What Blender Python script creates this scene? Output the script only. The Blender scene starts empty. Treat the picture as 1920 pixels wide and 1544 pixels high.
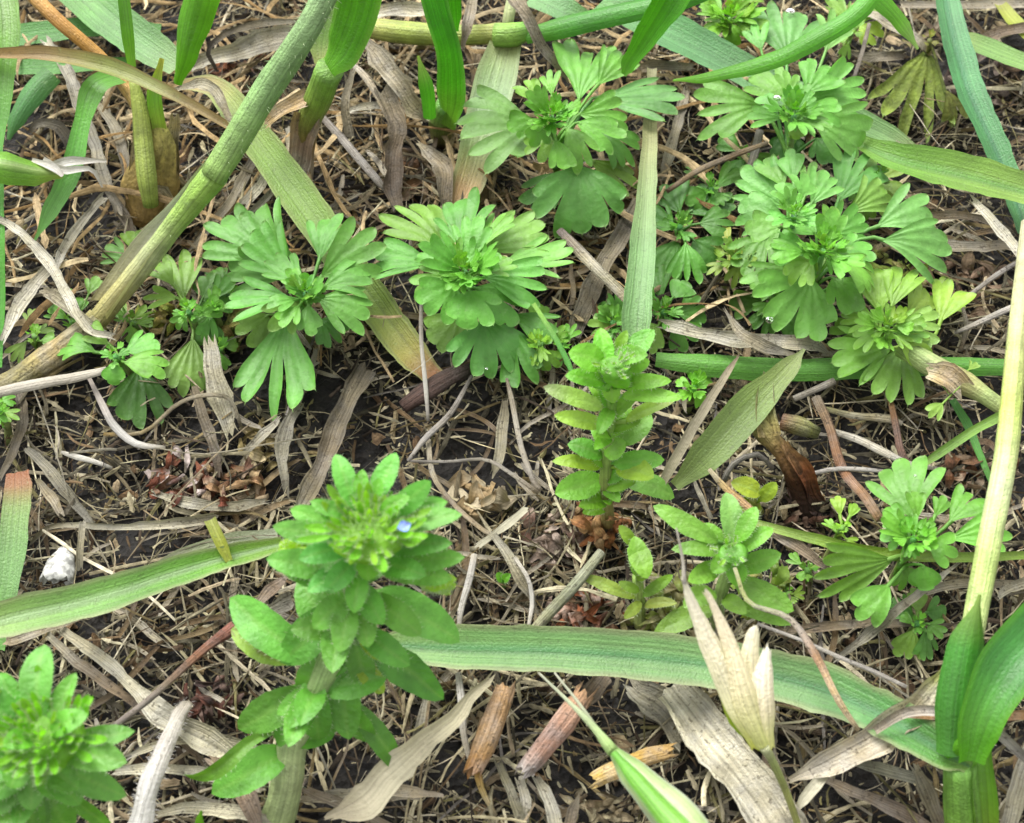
import bpy, math, random
import numpy as np
from mathutils import Vector, noise, Matrix

sc = bpy.context.scene
# ------------------------------------------------------------------ camera, sky, sun, exposure (1 unit = 1 cm)
sc.unit_settings.system = 'METRIC'; sc.unit_settings.scale_length = 0.01
PITCH = math.radians(55); HF = math.radians(36); DIST = 18.5
FWD = Vector((0, math.cos(PITCH), -math.sin(PITCH))); UPV = Vector((0, math.sin(PITCH), math.cos(PITCH)))
CAM = -FWD*DIST
FX = 960/math.tan(HF/2)
cam = bpy.data.cameras.new('camera'); co = bpy.data.objects.new('camera', cam)
sc.collection.objects.link(co); sc.camera = co
co.location = CAM; co.rotation_euler = (math.pi/2-PITCH, 0, 0)
cam.sensor_fit = 'HORIZONTAL'; cam.sensor_width = 36; cam.lens = 18/math.tan(HF/2)
cam.clip_start = 0.05; cam.clip_end = 5000
cam.dof.use_dof = True; cam.dof.focus_distance = 17.9; cam.dof.aperture_fstop = 0.6

SUN_EL, SUN_AZ = math.radians(58), math.radians(-35)     # soft light from the upper left
w = bpy.data.worlds.new("World"); sc.world = w; w.use_nodes = True
nt = w.node_tree; bg = nt.nodes['Background']
sky = nt.nodes.new('ShaderNodeTexSky'); sky.sky_type = 'NISHITA'; sky.sun_disc = False
sky.sun_elevation = SUN_EL; sky.sun_rotation = SUN_AZ; sky.dust_density = 4; sky.air_density = 1.0
hs = nt.nodes.new('ShaderNodeHueSaturation'); hs.inputs['Saturation'].default_value = 0.0
nt.links.new(sky.outputs[0], hs.inputs['Color']); nt.links.new(hs.outputs[0], bg.inputs[0])
bg.inputs[1].default_value = 0.15
sl = bpy.data.lights.new('sun', 'SUN'); sl.energy = 1.4; sl.angle = math.radians(32); sl.color = (1, .97, .91)
so = bpy.data.objects.new('sun', sl); sc.collection.objects.link(so)
sd = Vector((math.sin(SUN_AZ)*math.cos(SUN_EL), math.cos(SUN_AZ)*math.cos(SUN_EL), math.sin(SUN_EL)))
so.rotation_euler = sd.to_track_quat('Z', 'Y').to_euler()
sc.view_settings.view_transform = 'Standard'; sc.view_settings.look = 'None'
sc.view_settings.gamma = 1; sc.view_settings.use_curve_mapping = False
sc.view_settings.exposure = 1.62
sc.cycles.use_denoising = True
sc.cycles.max_bounces = 8; sc.cycles.transparent_max_bounces = 6

# ------------------------------------------------------------------ helpers
R = random.Random(7)
ALB = 0.5
def lin(v): v /= 255.0; return v/12.92 if v <= .04045 else ((v+.055)/1.055)**2.4
def c(h, k=1.0):
    if not isinstance(h, str): return h
    return tuple(lin(int(h[i:i+2], 16))*ALB*k for i in (0, 2, 4))
def grs(x): return (x[0]*1.12, x[1]*1.02, x[2]*.80) if x[1] > x[0]*1.15 else x
def leafcol(x): x = c(x); k = 1.42 if x[0] < .3*x[1] else 1.15; return (x[0]*k, x[1]*1.13, x[2]*.62)
def mix(a, b, t): return tuple(a[i]*(1-t)+b[i]*t for i in range(3))
def ramp(cols, t):
    if len(cols) == 1: return cols[0]
    f = max(0, min(.9999, t))*(len(cols)-1); i = int(f); return mix(cols[i], cols[i+1], f-i)
def P(px, py, h=0.0):
    """the place at height h (cm) that the photograph shows at this pixel"""
    d = FWD + Vector((1, 0, 0))*((px-960)/FX) + UPV*((772-py)/FX)
    return CAM + d*((h-CAM.z)/d.z)
def S(p): return (p-CAM).dot(FWD)/FX          # cm per pixel at p
def gh(x, y):
    v = Vector((x, y, 0))
    return .16*noise.noise(v*.45) + .10*noise.noise(v*1.3+Vector((5, 1, 0))) + .045*noise.noise(v*4) - .10
def nz(v): return noise.noise(v)
N0 = Vector((0, -.33, 1)).normalized()

class MB:
    def __init__(s): s.v = []; s.f = []; s.c = []; s.u = []
    def add(s, p, col, uv=(0, 0)):
        s.v.append(tuple(p)); s.c.append(tuple(col[:3])+(1,)); s.u.append(uv); return len(s.v)-1
    def grid(s, rows):
        for a, b in zip(rows, rows[1:]):
            for i in range(len(a)-1): s.f.append((a[i], a[i+1], b[i+1], b[i]))
    def build(s, name, mat, parent=None, weld=False):
        me = bpy.data.meshes.new(name)
        if parent is not None:
            o = Vector(parent['_o']) if '_o' in parent else Vector()
            vs = [(a-o.x, b-o.y, d-o.z) for a, b, d in s.v]
        else: vs = s.v
        me.from_pydata(vs, [], s.f)
        at = me.color_attributes.new('Col', 'FLOAT_COLOR', 'POINT')
        at.data.foreach_set('color', np.array(s.c, dtype=np.float32).ravel())
        uv = me.uv_layers.new(name='UVMap')
        idx = np.empty(len(me.loops), dtype=np.int32); me.loops.foreach_get('vertex_index', idx)
        uv.data.foreach_set('uv', np.array(s.u, dtype=np.float32)[idx].ravel())
        me.polygons.foreach_set('use_smooth', [True]*len(me.polygons))
        me.materials.append(mat)
        if weld:
            import bmesh
            bm = bmesh.new(); bm.from_mesh(me); bmesh.ops.remove_doubles(bm, verts=bm.verts, dist=1e-5); bm.to_mesh(me); bm.free()
        ob = bpy.data.objects.new(name, me); sc.collection.objects.link(ob)
        if parent is not None: ob.parent = parent
        return ob
def tag(o, label=None, cat=None, group=None, kind=None):
    if label: o['label'] = label
    if cat: o['category'] = cat
    if group: o['group'] = group
    if kind: o['kind'] = kind
    return o
ROOTS = []
def thing(name, label, cat, p, group=None):
    o = bpy.data.objects.new(name, None); sc.collection.objects.link(o); o.location = p
    o.empty_display_size = .2; o['_o'] = tuple(p); ROOTS.append(o)
    return tag(o, label, cat, group)

# ------------------------------------------------------------------ materials
def newmat(name):
    m = bpy.data.materials.new(name); m.use_nodes = True; t = m.node_tree
    for n in list(t.nodes): t.nodes.remove(n)
    return m, t, (lambda k, **kw: mk(t, k, **kw))
def mk(t, k, **kw):
    n = t.nodes.new('ShaderNode'+k)
    for a, b in kw.items():
        if hasattr(n, a): setattr(n, a, b)
    return n
def plantmat(name, stripe=0.0, su=14, sv=1.2, mott=.25, mscale=5, rough=.5, trans=.3, bump=.25, spots=0.0, fine=30, sat=1.0, spec=.4, pale=0.0, grey=0.0):
    m, t, n = newmat(name); L = t.links.new
    at = n('Attribute'); at.attribute_name = 'Col'
    tc = n('TexCoord'); geo = n('NewGeometry')
    n1 = n('TexNoise'); n1.inputs['Scale'].default_value = mscale; n1.inputs['Detail'].default_value = 4
    L(geo.outputs['Position'], n1.inputs['Vector'])
    mr = n('MapRange'); mr.inputs['From Min'].default_value = .3; mr.inputs['From Max'].default_value = .7
    mr.inputs['To Min'].default_value = 1-mott; mr.inputs['To Max'].default_value = 1+mott
    L(n1.outputs['Fac'], mr.inputs['Value'])
    fac = mr.outputs[0]
    mp = n('Mapping'); mp.inputs['Scale'].default_value = (su, sv, 1)
    L(tc.outputs['UV'], mp.inputs['Vector'])
    ns = n('TexNoise'); ns.inputs['Scale'].default_value = 1; ns.inputs['Detail'].default_value = 3
    L(mp.outputs[0], ns.inputs['Vector'])
    if stripe:
        mr2 = n('MapRange'); mr2.inputs['From Min'].default_value = .32; mr2.inputs['From Max'].default_value = .68
        mr2.inputs['To Min'].default_value = 1-stripe; mr2.inputs['To Max'].default_value = 1+stripe
        L(ns.outputs['Fac'], mr2.inputs['Value'])
        mm = n('Math', operation='MULTIPLY'); L(fac, mm.inputs[0]); L(mr2.outputs[0], mm.inputs[1]); fac = mm.outputs[0]
    vm = n('VectorMath', operation='SCALE'); L(at.outputs['Color'], vm.inputs[0]); L(fac, vm.inputs['Scale'])
    col = vm.outputs[0]
    if grey:
        n5 = n('TexNoise'); n5.inputs['Scale'].default_value = 3.5; n5.inputs['Detail'].default_value = 5; n5.inputs['Roughness'].default_value = .65
        L(geo.outputs['Position'], n5.inputs['Vector'])
        r5 = n('MapRange'); r5.inputs['From Min'].default_value = .42; r5.inputs['From Max'].default_value = .62; r5.inputs['To Max'].default_value = grey
        L(n5.outputs['Fac'], r5.inputs['Value'])
        hsv = n('HueSaturation'); hsv.inputs['Saturation'].default_value = .6; hsv.inputs['Value'].default_value = 1.05; L(col, hsv.inputs['Color'])
        mx = n('Mix', data_type='RGBA'); L(r5.outputs[0], mx.inputs['Factor']); L(col, mx.inputs[6]); L(hsv.outputs[0], mx.inputs[7]); col = mx.outputs[2]
    if spots:
        n3 = n('TexNoise'); n3.inputs['Scale'].default_value = 22; n3.inputs['Detail'].default_value = 3
        L(geo.outputs['Position'], n3.inputs['Vector'])
        r3 = n('MapRange'); r3.inputs['From Min'].default_value = .60; r3.inputs['From Max'].default_value = .68
        r3.inputs['To Max'].default_value = spots
        L(n3.outputs['Fac'], r3.inputs['Value'])
        mx = n('Mix', data_type='RGBA'); L(r3.outputs[0], mx.inputs['Factor']); L(col, mx.inputs[6])
        mx.inputs[7].default_value = (.035, .026, .018, 1); col = mx.outputs[2]
    if pale:
        n4 = n('TexNoise'); n4.inputs['Scale'].default_value = 9; n4.inputs['Detail'].default_value = 5; n4.inputs['Roughness'].default_value = .7
        L(geo.outputs['Position'], n4.inputs['Vector'])
        r4 = n('MapRange'); r4.inputs['From Min'].default_value = .60; r4.inputs['From Max'].default_value = .78
        r4.inputs['To Max'].default_value = pale
        L(n4.outputs['Fac'], r4.inputs['Value'])
        mx = n('Mix', data_type='RGBA'); L(r4.outputs[0], mx.inputs['Factor']); L(col, mx.inputs[6])
        mx.inputs[7].default_value = (.26, .40, .17, 1); col = mx.outputs[2]
    pb = n('BsdfPrincipled'); L(col, pb.inputs['Base Color']); pb.inputs['Roughness'].default_value = rough
    pb.inputs['Specular IOR Level'].default_value = spec
    nf = n('TexNoise'); nf.inputs['Scale'].default_value = fine; nf.inputs['Detail'].default_value = 4
    L(geo.outputs['Position'], nf.inputs['Vector'])
    ad = n('Math', operation='ADD'); L(nf.outputs['Fac'], ad.inputs[0])
    if stripe: L(ns.outputs['Fac'], ad.inputs[1])
    else: L(n1.outputs['Fac'], ad.inputs[1])
    bp = n('Bump'); bp.inputs['Strength'].default_value = bump; bp.inputs['Distance'].default_value = .03
    L(ad.outputs[0], bp.inputs['Height']); L(bp.outputs[0], pb.inputs['Normal'])
    out = n('OutputMaterial')
    if trans:
        tr = n('BsdfTranslucent'); L(bp.outputs[0], tr.inputs['Normal'])
        sc2 = n('VectorMath', operation='MULTIPLY'); L(col, sc2.inputs[0]); sc2.inputs[1].default_value = (1.15, 1.25, .7)
        L(sc2.outputs[0], tr.inputs['Color'])
        ms = n('MixShader'); ms.inputs[0].default_value = trans
        L(pb.outputs[0], ms.inputs[1]); L(tr.outputs[0], ms.inputs[2]); L(ms.outputs[0], out.inputs[0])
    else: L(pb.outputs[0], out.inputs[0])
    return m
M_LEAF = plantmat('soft_leaf', spots=.15, mott=.20, mscale=4, rough=.52, trans=.28, bump=.4, fine=16, pale=.35, spec=.45)
M_HAIRY = plantmat('hairy_leaf', mott=.22, mscale=5, rough=.48, trans=.34, bump=.55, fine=22, spec=.45, pale=.35, spots=.12)
M_BLADE = plantmat('grass_leaf', stripe=.22, su=17, sv=.35, mott=.14, mscale=2.2, rough=.45, trans=.25, bump=.45, fine=40, spec=.4, pale=.4, spots=.25)
M_SMOOTH = plantmat('fresh_grass', stripe=.20, su=16, sv=.3, mott=.16, mscale=3, rough=.42, trans=.36, bump=.35, spots=.15, fine=30, spec=.5)
M_STEM = plantmat('green_stem', stripe=.26, su=16, sv=.4, mott=.24, mscale=6, rough=.55, trans=.0, bump=.6, fine=35, pale=.3, spots=.12)
M_DRY = plantmat('dry_straw', stripe=.42, su=13, sv=.7, mott=.28, mscale=4, rough=.75, trans=.12, bump=.8, fine=35, spots=.6, spec=.2, grey=.85)
M_PALE = plantmat('papery_straw', stripe=.22, su=12, sv=.5, mott=.15, mscale=4, rough=.7, trans=.2, bump=.6, fine=30, spots=.12, spec=.25)
M_HUSK = plantmat('dry_husk', stripe=.26, su=16, sv=.5, mott=.14, mscale=4, rough=.6, trans=.3, bump=.8, fine=30, spec=.2, spots=.12)
M_WITHER = plantmat('withered_leaf', stripe=.3, su=8, sv=2, mott=.35, mscale=9, rough=.7, trans=.15, bump=1.0, fine=20, spots=.4, spec=.25)
M_LITTER = plantmat('litter_mix', stripe=.3, su=6, sv=4, mott=.35, mscale=12, rough=.85, trans=.05, bump=.6, fine=40, spots=.35, spec=.15)

def soilmat():
    m, t, n = newmat('dark_soil'); L = t.links.new
    g = n('NewGeometry'); a = n('TexNoise'); a.inputs['Scale'].default_value = 7; a.inputs['Detail'].default_value = 8; a.inputs['Roughness'].default_value = .7
    L(g.outputs['Position'], a.inputs['Vector'])
    r = n('ValToRGB'); L(a.outputs['Fac'], r.inputs[0])
    e = r.color_ramp.elements; e[0].position = .35; e[0].color = (.003, .003, .003, 1); e[1].position = .78; e[1].color = (.032, .028, .023, 1)
    k = e.new(.55); k.color = (.012, .010, .008, 1)
    b = n('TexVoronoi'); b.inputs['Scale'].default_value = 11; L(g.outputs['Position'], b.inputs['Vector'])
    ad = n('Math', operation='ADD'); L(a.outputs['Fac'], ad.inputs[0]); L(b.outputs['Distance'], ad.inputs[1])
    bp = n('Bump'); bp.inputs['Strength'].default_value = 1; bp.inputs['Distance'].default_value = .08; L(ad.outputs[0], bp.inputs['Height'])
    pb = n('BsdfPrincipled'); L(r.outputs[0], pb.inputs['Base Color']); L(bp.outputs[0], pb.inputs['Normal'])
    pb.inputs['Roughness'].default_value = .75; pb.inputs['Specular IOR Level'].default_value = .3
    o = n('OutputMaterial'); L(pb.outputs[0], o.inputs[0]); return m
M_SOIL = soilmat()
def plain(name, col, rough, trans=0):
    m, t, n = newmat(name); L = t.links.new
    pb = n('BsdfPrincipled'); pb.inputs['Roughness'].default_value = rough
    g = n('NewGeometry'); a = n('TexNoise'); a.inputs['Scale'].default_value = 14; a.inputs['Detail'].default_value = 4; L(g.outputs['Position'], a.inputs['Vector'])
    r = n('ValToRGB'); L(a.outputs['Fac'], r.inputs[0]); e = r.color_ramp.elements
    e[0].position = .38; e[0].color = tuple(x*(.8 if trans else .38) for x in col)+(1,); e[1].position = .6; e[1].color = tuple(col)+(1,)
    L(r.outputs[0], pb.inputs['Base Color']); pb.inputs['Transmission Weight'].default_value = trans; pb.inputs['IOR'].default_value = 1.33
    bp = n('Bump'); bp.inputs['Strength'].default_value = 0 if trans else .3; bp.inputs['Distance'].default_value = .03
    L(a.outputs['Fac'], bp.inputs['Height']); L(bp.outputs[0], pb.inputs['Normal'])
    o = n('OutputMaterial'); L(pb.outputs[0], o.inputs[0]); return m
M_SHELL = plain('chalky_shell', (.40, .40, .37), .4)
M_WATER = plain('water', (1, 1, 1), .02, 1)
M_FLOWER = plain('pale_blue_petal', (.17, .25, .55), .5)

# ------------------------------------------------------------------ shape builders
def catmull(Q, n):
    """Q: list of (Vector, width); returns n+1 samples (pos, width, s)"""
    out = []; m = len(Q)-1
    for k in range(n+1):
        f = k/n*m; i = min(int(f), m-1); t = f-i
        p0 = Q[i-1][0] if i else Q[0][0]*2-Q[1][0]; p1 = Q[i][0]; p2 = Q[i+1][0]
        p3 = Q[i+2][0] if i+2 <= m else Q[m][0]*2-Q[m-1][0]
        p = .5*((2*p1)+(p2-p0)*t+(2*p0-5*p1+4*p2-p3)*t*t+(3*p1-p0-3*p2+p3)*t**3)
        tt = t*t*(3-2*t)
        out.append((p, Q[i][1]*(1-tt)+Q[i+1][1]*tt, k/n))
    return out
def worldpts(pts):
    Q = []
    for q in pts:
        p = P(q[0], q[1], q[2]); Q.append((p, q[3]*S(p)))
    return Q
def rib(mb, pts, cols, a=.5, fold=0, tw=0, crump=0, rag=0, nc=7, torn=0, N=None, mid=None, edge=None, seg=.10, world=False, rng=R, vj=0):
    Q = pts if world else worldpts(pts)
    cols = [grs(c(x)) for x in cols]
    Ln = sum((Q[i+1][0]-Q[i][0]).length for i in range(len(Q)-1))
    n = int(max(6, min(70, Ln/seg)))
    sm = catmull(Q, n); Nn = N or N0; rows = []; off = Vector((rng.uniform(0, 99), rng.uniform(0, 99), 0))
    aa = max(.02, abs(a)); sg = 1 if a >= 0 else -1
    wm = max(q[1] for q in Q)
    for k, (p, wd, s) in enumerate(sm):
        T = (sm[min(k+1, n)][0]-sm[max(k-1, 0)][0]).normalized()
        Nk = (Nn-T*Nn.dot(T))
        if Nk.length < .05: Nk = UPV-T*UPV.dot(T)
        Nk.normalize()
        ang = tw*s if not isinstance(tw, (list, tuple)) else ramp([(q, 0, 0) for q in tw], s)[0]
        Nk = Matrix.Rotation(ang, 3, T) @ Nk; Sd = T.cross(Nk)
        wl = wd*(1+rag*nz(off+Vector((s*Ln*2.2, 0, 0))))
        Rr = wl/2/math.sin(min(aa, 1.57)); row = []
        for j in range(nc):
            u = -1+2*j/(nc-1)
            x = Rr*math.sin(aa*u) if aa < 1.57 else wl/2*math.sin(aa*u); z = sg*Rr*(1-math.cos(aa*u))+fold*wl*.5*abs(u)
            q = p+Sd*x+Nk*z
            if rag and abs(u) > .99: q = q+Sd*u*wl*rag*.5*nz(off+Vector((s*Ln*7, u*3, 1)))
            if crump: q = q+noise.noise_vector(q*(1.6/max(.15, wm))*.5+off)*crump*wm+noise.noise_vector(q*(4/max(.15, wm))*.5+off)*crump*wm*.3
            if torn and (k in (0, n)): q = q+T*(1 if k else -1)*min(wm, .16)*torn*rng.uniform(-.6, .8)
            cc = ramp(cols, s)
            if vj: cc = tuple(x*(1+vj*nz(q*3+off)) for x in cc)
            if mid and abs(u) < .12: cc = mix(cc, c(mid), .8)
            if edge and abs(u) > .9: cc = mix(cc, c(edge), .7)
            row.append(mb.add(q, cc, ((u+1)/2, s*Ln)))
        rows.append(row)
    mb.grid(rows); return sm
def tube(mb, pts, cols, torn=0, ns=10, flat=1.0, rough=0, hair=0, hlen=.06, haircol='cfe0b0', caps=True, world=False, nodes=(), rng=R, seg=.12):
    Q = pts if world else worldpts(pts)
    cols = [c(x) for x in cols]
    Ln = sum((Q[i+1][0]-Q[i][0]).length for i in range(len(Q)-1)); n = int(max(5, min(80, Ln/seg)))
    sm = catmull(Q, n); rows = []; off = Vector((rng.uniform(0, 99), 3, 0))
    for k, (p, wd, s) in enumerate(sm):
        T = (sm[min(k+1, n)][0]-sm[max(k-1, 0)][0]).normalized(); Nk = (N0-T*N0.dot(T))
        if Nk.length < .1: Nk = UPV-T*UPV.dot(T)
        Nk.normalize(); Sd = T.cross(Nk); r = wd/2
        for ns_ in nodes: r *= 1+.22*math.exp(-((s-ns_)*Ln/.10)**2)
        row = []
        for j in range(ns+1):
            an = 2*math.pi*(j % ns)/ns; rr = r*(1+rough*nz(off+Vector((s*Ln*3, math.cos(an)*1.3, math.sin(an)*1.3))))
            d = Sd*math.cos(an)+Nk*math.sin(an)*flat; q = p+d*rr
            if torn and k in (0, 1, n-1, n): q = q+T*(1 if k > 1 else -1)*r*torn*(nz(off+Vector((j*1.7 % 9, k, 2)))*2.2)*(1 if k in (0, n) else .3)+d*rr*torn*.25*nz(off+Vector((j*2.3 % 7, 5, k)))
            cc = ramp(cols, s)
            for ns_ in nodes: cc = mix(cc, c('a9b070'), .6*math.exp(-((s-ns_)*Ln/.06)**2))
            row.append(mb.add(q, cc, (j/ns*2, s*Ln)))
            if hair and k < n and j < ns and rng.random() < hair:
                dd = (d.normalized()+T*rng.uniform(-.5, .7)+Sd*rng.uniform(-.4, .4)).normalized()*hlen*rng.uniform(.5, 1.2)
                qq = q+(sm[k+1][0]-p)*rng.random(); hw = .0045
                i0 = mb.add(qq-T*hw, c(haircol), (0, 0)); i1 = mb.add(qq+T*hw, c(haircol), (0, 0)); i2 = mb.add(qq+dd, c(haircol), (0, 0)); mb.f.append((i0, i1, i2))
        rows.append(row)
    mb.grid(rows)
    if caps:
        for k in (0, n):
            ce = mb.add(sm[k][0], ramp(cols, sm[k][2]), (.5, 0)); rw = rows[k]
            for j in range(ns): mb.f.append((rw[j], rw[j+1], ce) if k else (rw[j+1], rw[j], ce))
    return sm
def frame(B, T, N):
    y = (T-B); L = y.length; y.normalize(); z = N-y*N.dot(y)
    if z.length < .05: z = UPV-y*UPV.dot(y)
    z.normalize(); x = y.cross(z); return x, y, z, L
def lobed(mb, B, T, W, col, nf=None, N=None, stemfrom=None, rng=R, bend=.10, curlb=0.0, deep=1.0, tipcol='b9d98a', young=0.0):
    """fan-shaped leaf cut into fingers; B base, T tip of the middle finger, W full width"""
    x, y, z, L0 = frame(B, T, N or N0); W *= 1.14; L0 *= 1.03; L = min(L0, 1.04*W*rng.uniform(.92, 1.1)); B0 = B; B = B+y*(L0-L)
    nf = (rng.choice((6, 7)) if W > 1.3 else rng.choice((4, 5)) if W > .5 else rng.choice((3, 3, 4))) if nf is None else {9: 7, 7: 5, 5: 4}.get(nf, nf)
    A = min(1.15, math.asin(min(.95, W/2/(.86*L)))*1.02)
    if nf > 5 and (A < .62 or W < .9): nf = 5
    groups = rng.choice({4: [[2, 2], [1, 2, 1], [1, 3]], 3: [[1, 1, 1], [3], [1, 2]], 5: [[1, 3, 1], [2, 1, 2], [2, 3]], 6: [[2, 2, 2], [1, 3, 2], [2, 3, 1]], 7: [[2, 3, 2], [2, 3, 2], [3, 2, 2]]}[nf])
    cuts = set(); s_ = 0
    for g in groups[:-1]: s_ += g; cuts.add(s_)
    wts = [rng.uniform(.85, 1.15) for _ in range(nf)]; tot = sum(wts); ang = [-A]
    for q in wts: ang.append(ang[-1]+2*A*q/tot)
    rs = []
    for i in range(nf+1):
        d = (.50 if i in cuts else .73)*rng.uniform(.9, 1.1)
        if i in (0, nf): d = .42
        rs.append(min(.9, d/deep if deep > 1 else 1-(1-d)*deep)*L*(1-.12*abs(ang[i])/1.4))
    c0 = leafcol(col); cv = mix(c0, c('a6cf7c'), .22); ct = mix(c0, c(tipcol), .6); cy = mix(c0, c('9ccf3c'), young)
    off = Vector((rng.uniform(0, 50), rng.uniform(0, 50), 0)); asym = rng.uniform(-.18, .18); ph = rng.uniform(0, 6)
    fb = [rng.uniform(-.12, .14) for _ in range(nf)]
    US = (-1, -.55, 0, .55, 1)
    def put(px, py, u, f, rr, cc, s_up):
        t = py/L; tt = rr/L
        zz = bend*L*4*tt*(1-tt)+(.022*L*(u*u-.4))*min(1, tt*2.5) + .12*L*abs(px/L)**2*(1 if bend > 0 else -1) + asym*px*.5
        zz += fb[f]*L*s_up*s_up + .04*L*math.sin(px/L*5+ph)*tt - curlb*L*tt*tt
        p = B+x*px+y*py+z*zz; p = p+noise.noise_vector(p*3+off)*.02*L
        return mb.add(p, cc, (px/L*.5+.5, py))
    for f in range(nf):
        ac = (ang[f]+ang[f+1])/2; Rf = L*(1-.26*(abs(ac)/1.4)**2)*rng.uniform(.93, 1.06)
        if f in (0, nf-1): Rf *= .92
        rows = []
        for k in range(4):
            t = k/3; row = []
            for u in US:
                a_ = ac+u*(ang[f+1]-ang[f])/2; ruu = rs[f]*(1-(u+1)/2)+rs[f+1]*(u+1)/2; r = ruu*t+.02*L*(1-t)
                cc = mix(cy, c0, t); cc = mix(cc, cv, .35) if u == 0 else cc
                row.append(put(math.sin(a_)*r, math.cos(a_)*r, u, f, r, cc, 0))
            rows.append(row)
        dx, dy = math.sin(ac), math.cos(ac); nu = 6
        for k in range(1, nu+1):
            s = k/nu; s = 1-(1-s)**1.8; row = []
            for u in US:
                a_ = ac+u*(ang[f+1]-ang[f])/2; ruu = rs[f]*(1-(u+1)/2)+rs[f+1]*(u+1)/2
                qx, qy = math.sin(a_)*ruu, math.cos(a_)*ruu
                al = qx*dx+qy*dy; la = qx*dy-qy*dx
                prof = (1+.42*math.sin(min(1, s*.9)*math.pi))*max(0, 1-s**4)**.5*(1-.14*min(1, s/.15))
                la2 = la*prof; al2 = al+(Rf-al)*s
                if s >= .999: la2 = la*.10; al2 = Rf*(1.03 if u == 0 else .995)
                cc = mix(c0, cv, .25) if u == 0 else c0
                cc = mix(cc, ct, max(0, (s-.85)/.15))
                if abs(u) == 1: cc = mix(cc, cv, .5)
                row.append(put(dx*al2+dy*la2, dy*al2-dx*la2, u, f, al2, cc, s))
            rows.append(row)
        mb.grid(rows)
    if stemfrom is None: tube(mb, [(B0, .05*L), (B+y*.12*L, .10*L)], [c0, c0], ns=6, caps=False, world=True, rng=rng, seg=.2)
    if stemfrom is not None:
        w_ = .03+L*.024; m = (stemfrom+B0)/2+Vector((0, 0, .05))
        tube(mb, [(stemfrom, w_*1.2), (m, w_), (B0, w_*.8), (B+y*.10*L, w_*1.2)], [c0, c0, cv], ns=6, caps=False, world=True, rng=rng, seg=.2)
def ovate(mb, B, T, W, col, N=None, rng=R, bend=.12, fold=.25, teeth=5, hairs=16, young=0, tipc=None, stalk=True, brown=None, twist=0):
    """simple toothed leaf with a sunk midrib and hairs on its margin"""
    x, y, z, L = frame(B, T, N or N0); c0 = leafcol(col); cm = mix(c0, c('a8d66a'), .35); rows = []; nl = 16; nc = 9
    off = Vector((rng.uniform(0, 50), rng.uniform(0, 50), 0)); ph = rng.uniform(0, 6); hc = c('d5e8b8')
    def pos(t, u, wd):
        an = twist*t; xx = x*math.cos(an)+z*math.sin(an); zz = z*math.cos(an)-x*math.sin(an)
        q = B+y*(t*L)+xx*(u*wd)+zz*(bend*L*4*t*(1-t)+fold*abs(u)*wd*(1-.3*t)+.04*wd*math.sin(t*7+ph)*abs(u)+.02*wd*math.sin(abs(u)*math.pi)*math.sin(t*16+ph))
        return q+noise.noise_vector(q*2.5+off)*.03*L
    for k in range(nl+1):
        t = k/nl; wd = W*.40*(math.sin(math.pi*min(1, t**1.05*.97+.03))**.56)*(1 if t > .12 else .35+.65*t/.12)
        if k == nl: wd = 0
        tooth = 1+(.03 if (k % 3 == 1) else (-.015 if k % 3 == 0 else 0))*(teeth > 0)*(t > .2)*(t < .97)
        row = []
        for j in range(nc):
            u = -1+2*j/(nc-1); uu = u*(tooth if abs(u) > .99 else 1)
            cc = mix(c0, cm, .8) if abs(u) < .1 else mix(c0, cm, .12*abs(math.sin(t*9-abs(u)*3)))
            if tipc: cc = mix(cc, c(tipc), max(0, (t-.55)/.45))
            if young: cc = mix(cc, c('a4e03c'), young*(1-t*.6))
            if brown and nz(off+Vector((t*3, u*1.5, 0))) > .12: cc = mix(cc, c(brown), .8)
            row.append(mb.add(pos(t, uu, wd), cc, (u*.5+.5, t*L)))
        rows.append(row)
        if hairs and 0 < k < nl:
            for sgn in (-1, 1):
                for _ in range(max(1, hairs//16)):
                    if rng.random() < .85:
                        p = pos(t, sgn*tooth, wd); d = (x*sgn*rng.uniform(.6, 1)+y*rng.uniform(-.1, .9)+z*rng.uniform(-.1, .6)).normalized()*rng.uniform(.02, .05)
                        i0 = mb.add(p-y*.0028, hc); i1 = mb.add(p+y*.0028, hc); i2 = mb.add(p+d, hc); mb.f.append((i0, i1, i2))
    mb.grid(rows)

# ------------------------------------------------------------------ soil and litter
def spaced(lo, hi, far, d):
    core = np.arange(lo, hi, d); g = []; s = d; p = hi
    while p < far: g.append(p); s *= 1.35; p += s
    g.append(far); h = [-(q-hi)+lo for q in g][::-1]; return list(h)+list(core)+g
xs = spaced(-9.5, 9.5, 2500, .075); ys = spaced(-8.5, 11.5, 2500, .075)
vs = []; fs = []
for yy in ys:
    for xx in xs:
        v = Vector((xx, yy, 0)); near = abs(xx) < 11 and -10 < yy < 13
        vs.append((xx, yy, gh(xx, yy)+((.08*noise.noise(v*5)+.06*noise.noise(v*11)) if near else 0)))
nx = len(xs)
fs = [(j*nx+i, j*nx+i+1, (j+1)*nx+i+1, (j+1)*nx+i) for j in range(len(ys)-1) for i in range(nx-1)]
me = bpy.data.meshes.new('ground'); me.from_pydata(vs, [], fs); me.materials.append(M_SOIL)
me.polygons.foreach_set('use_smooth', [True]*len(me.polygons))
gr = bpy.data.objects.new('ground', me); sc.collection.objects.link(gr); gr['kind'] = 'structure'

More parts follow.
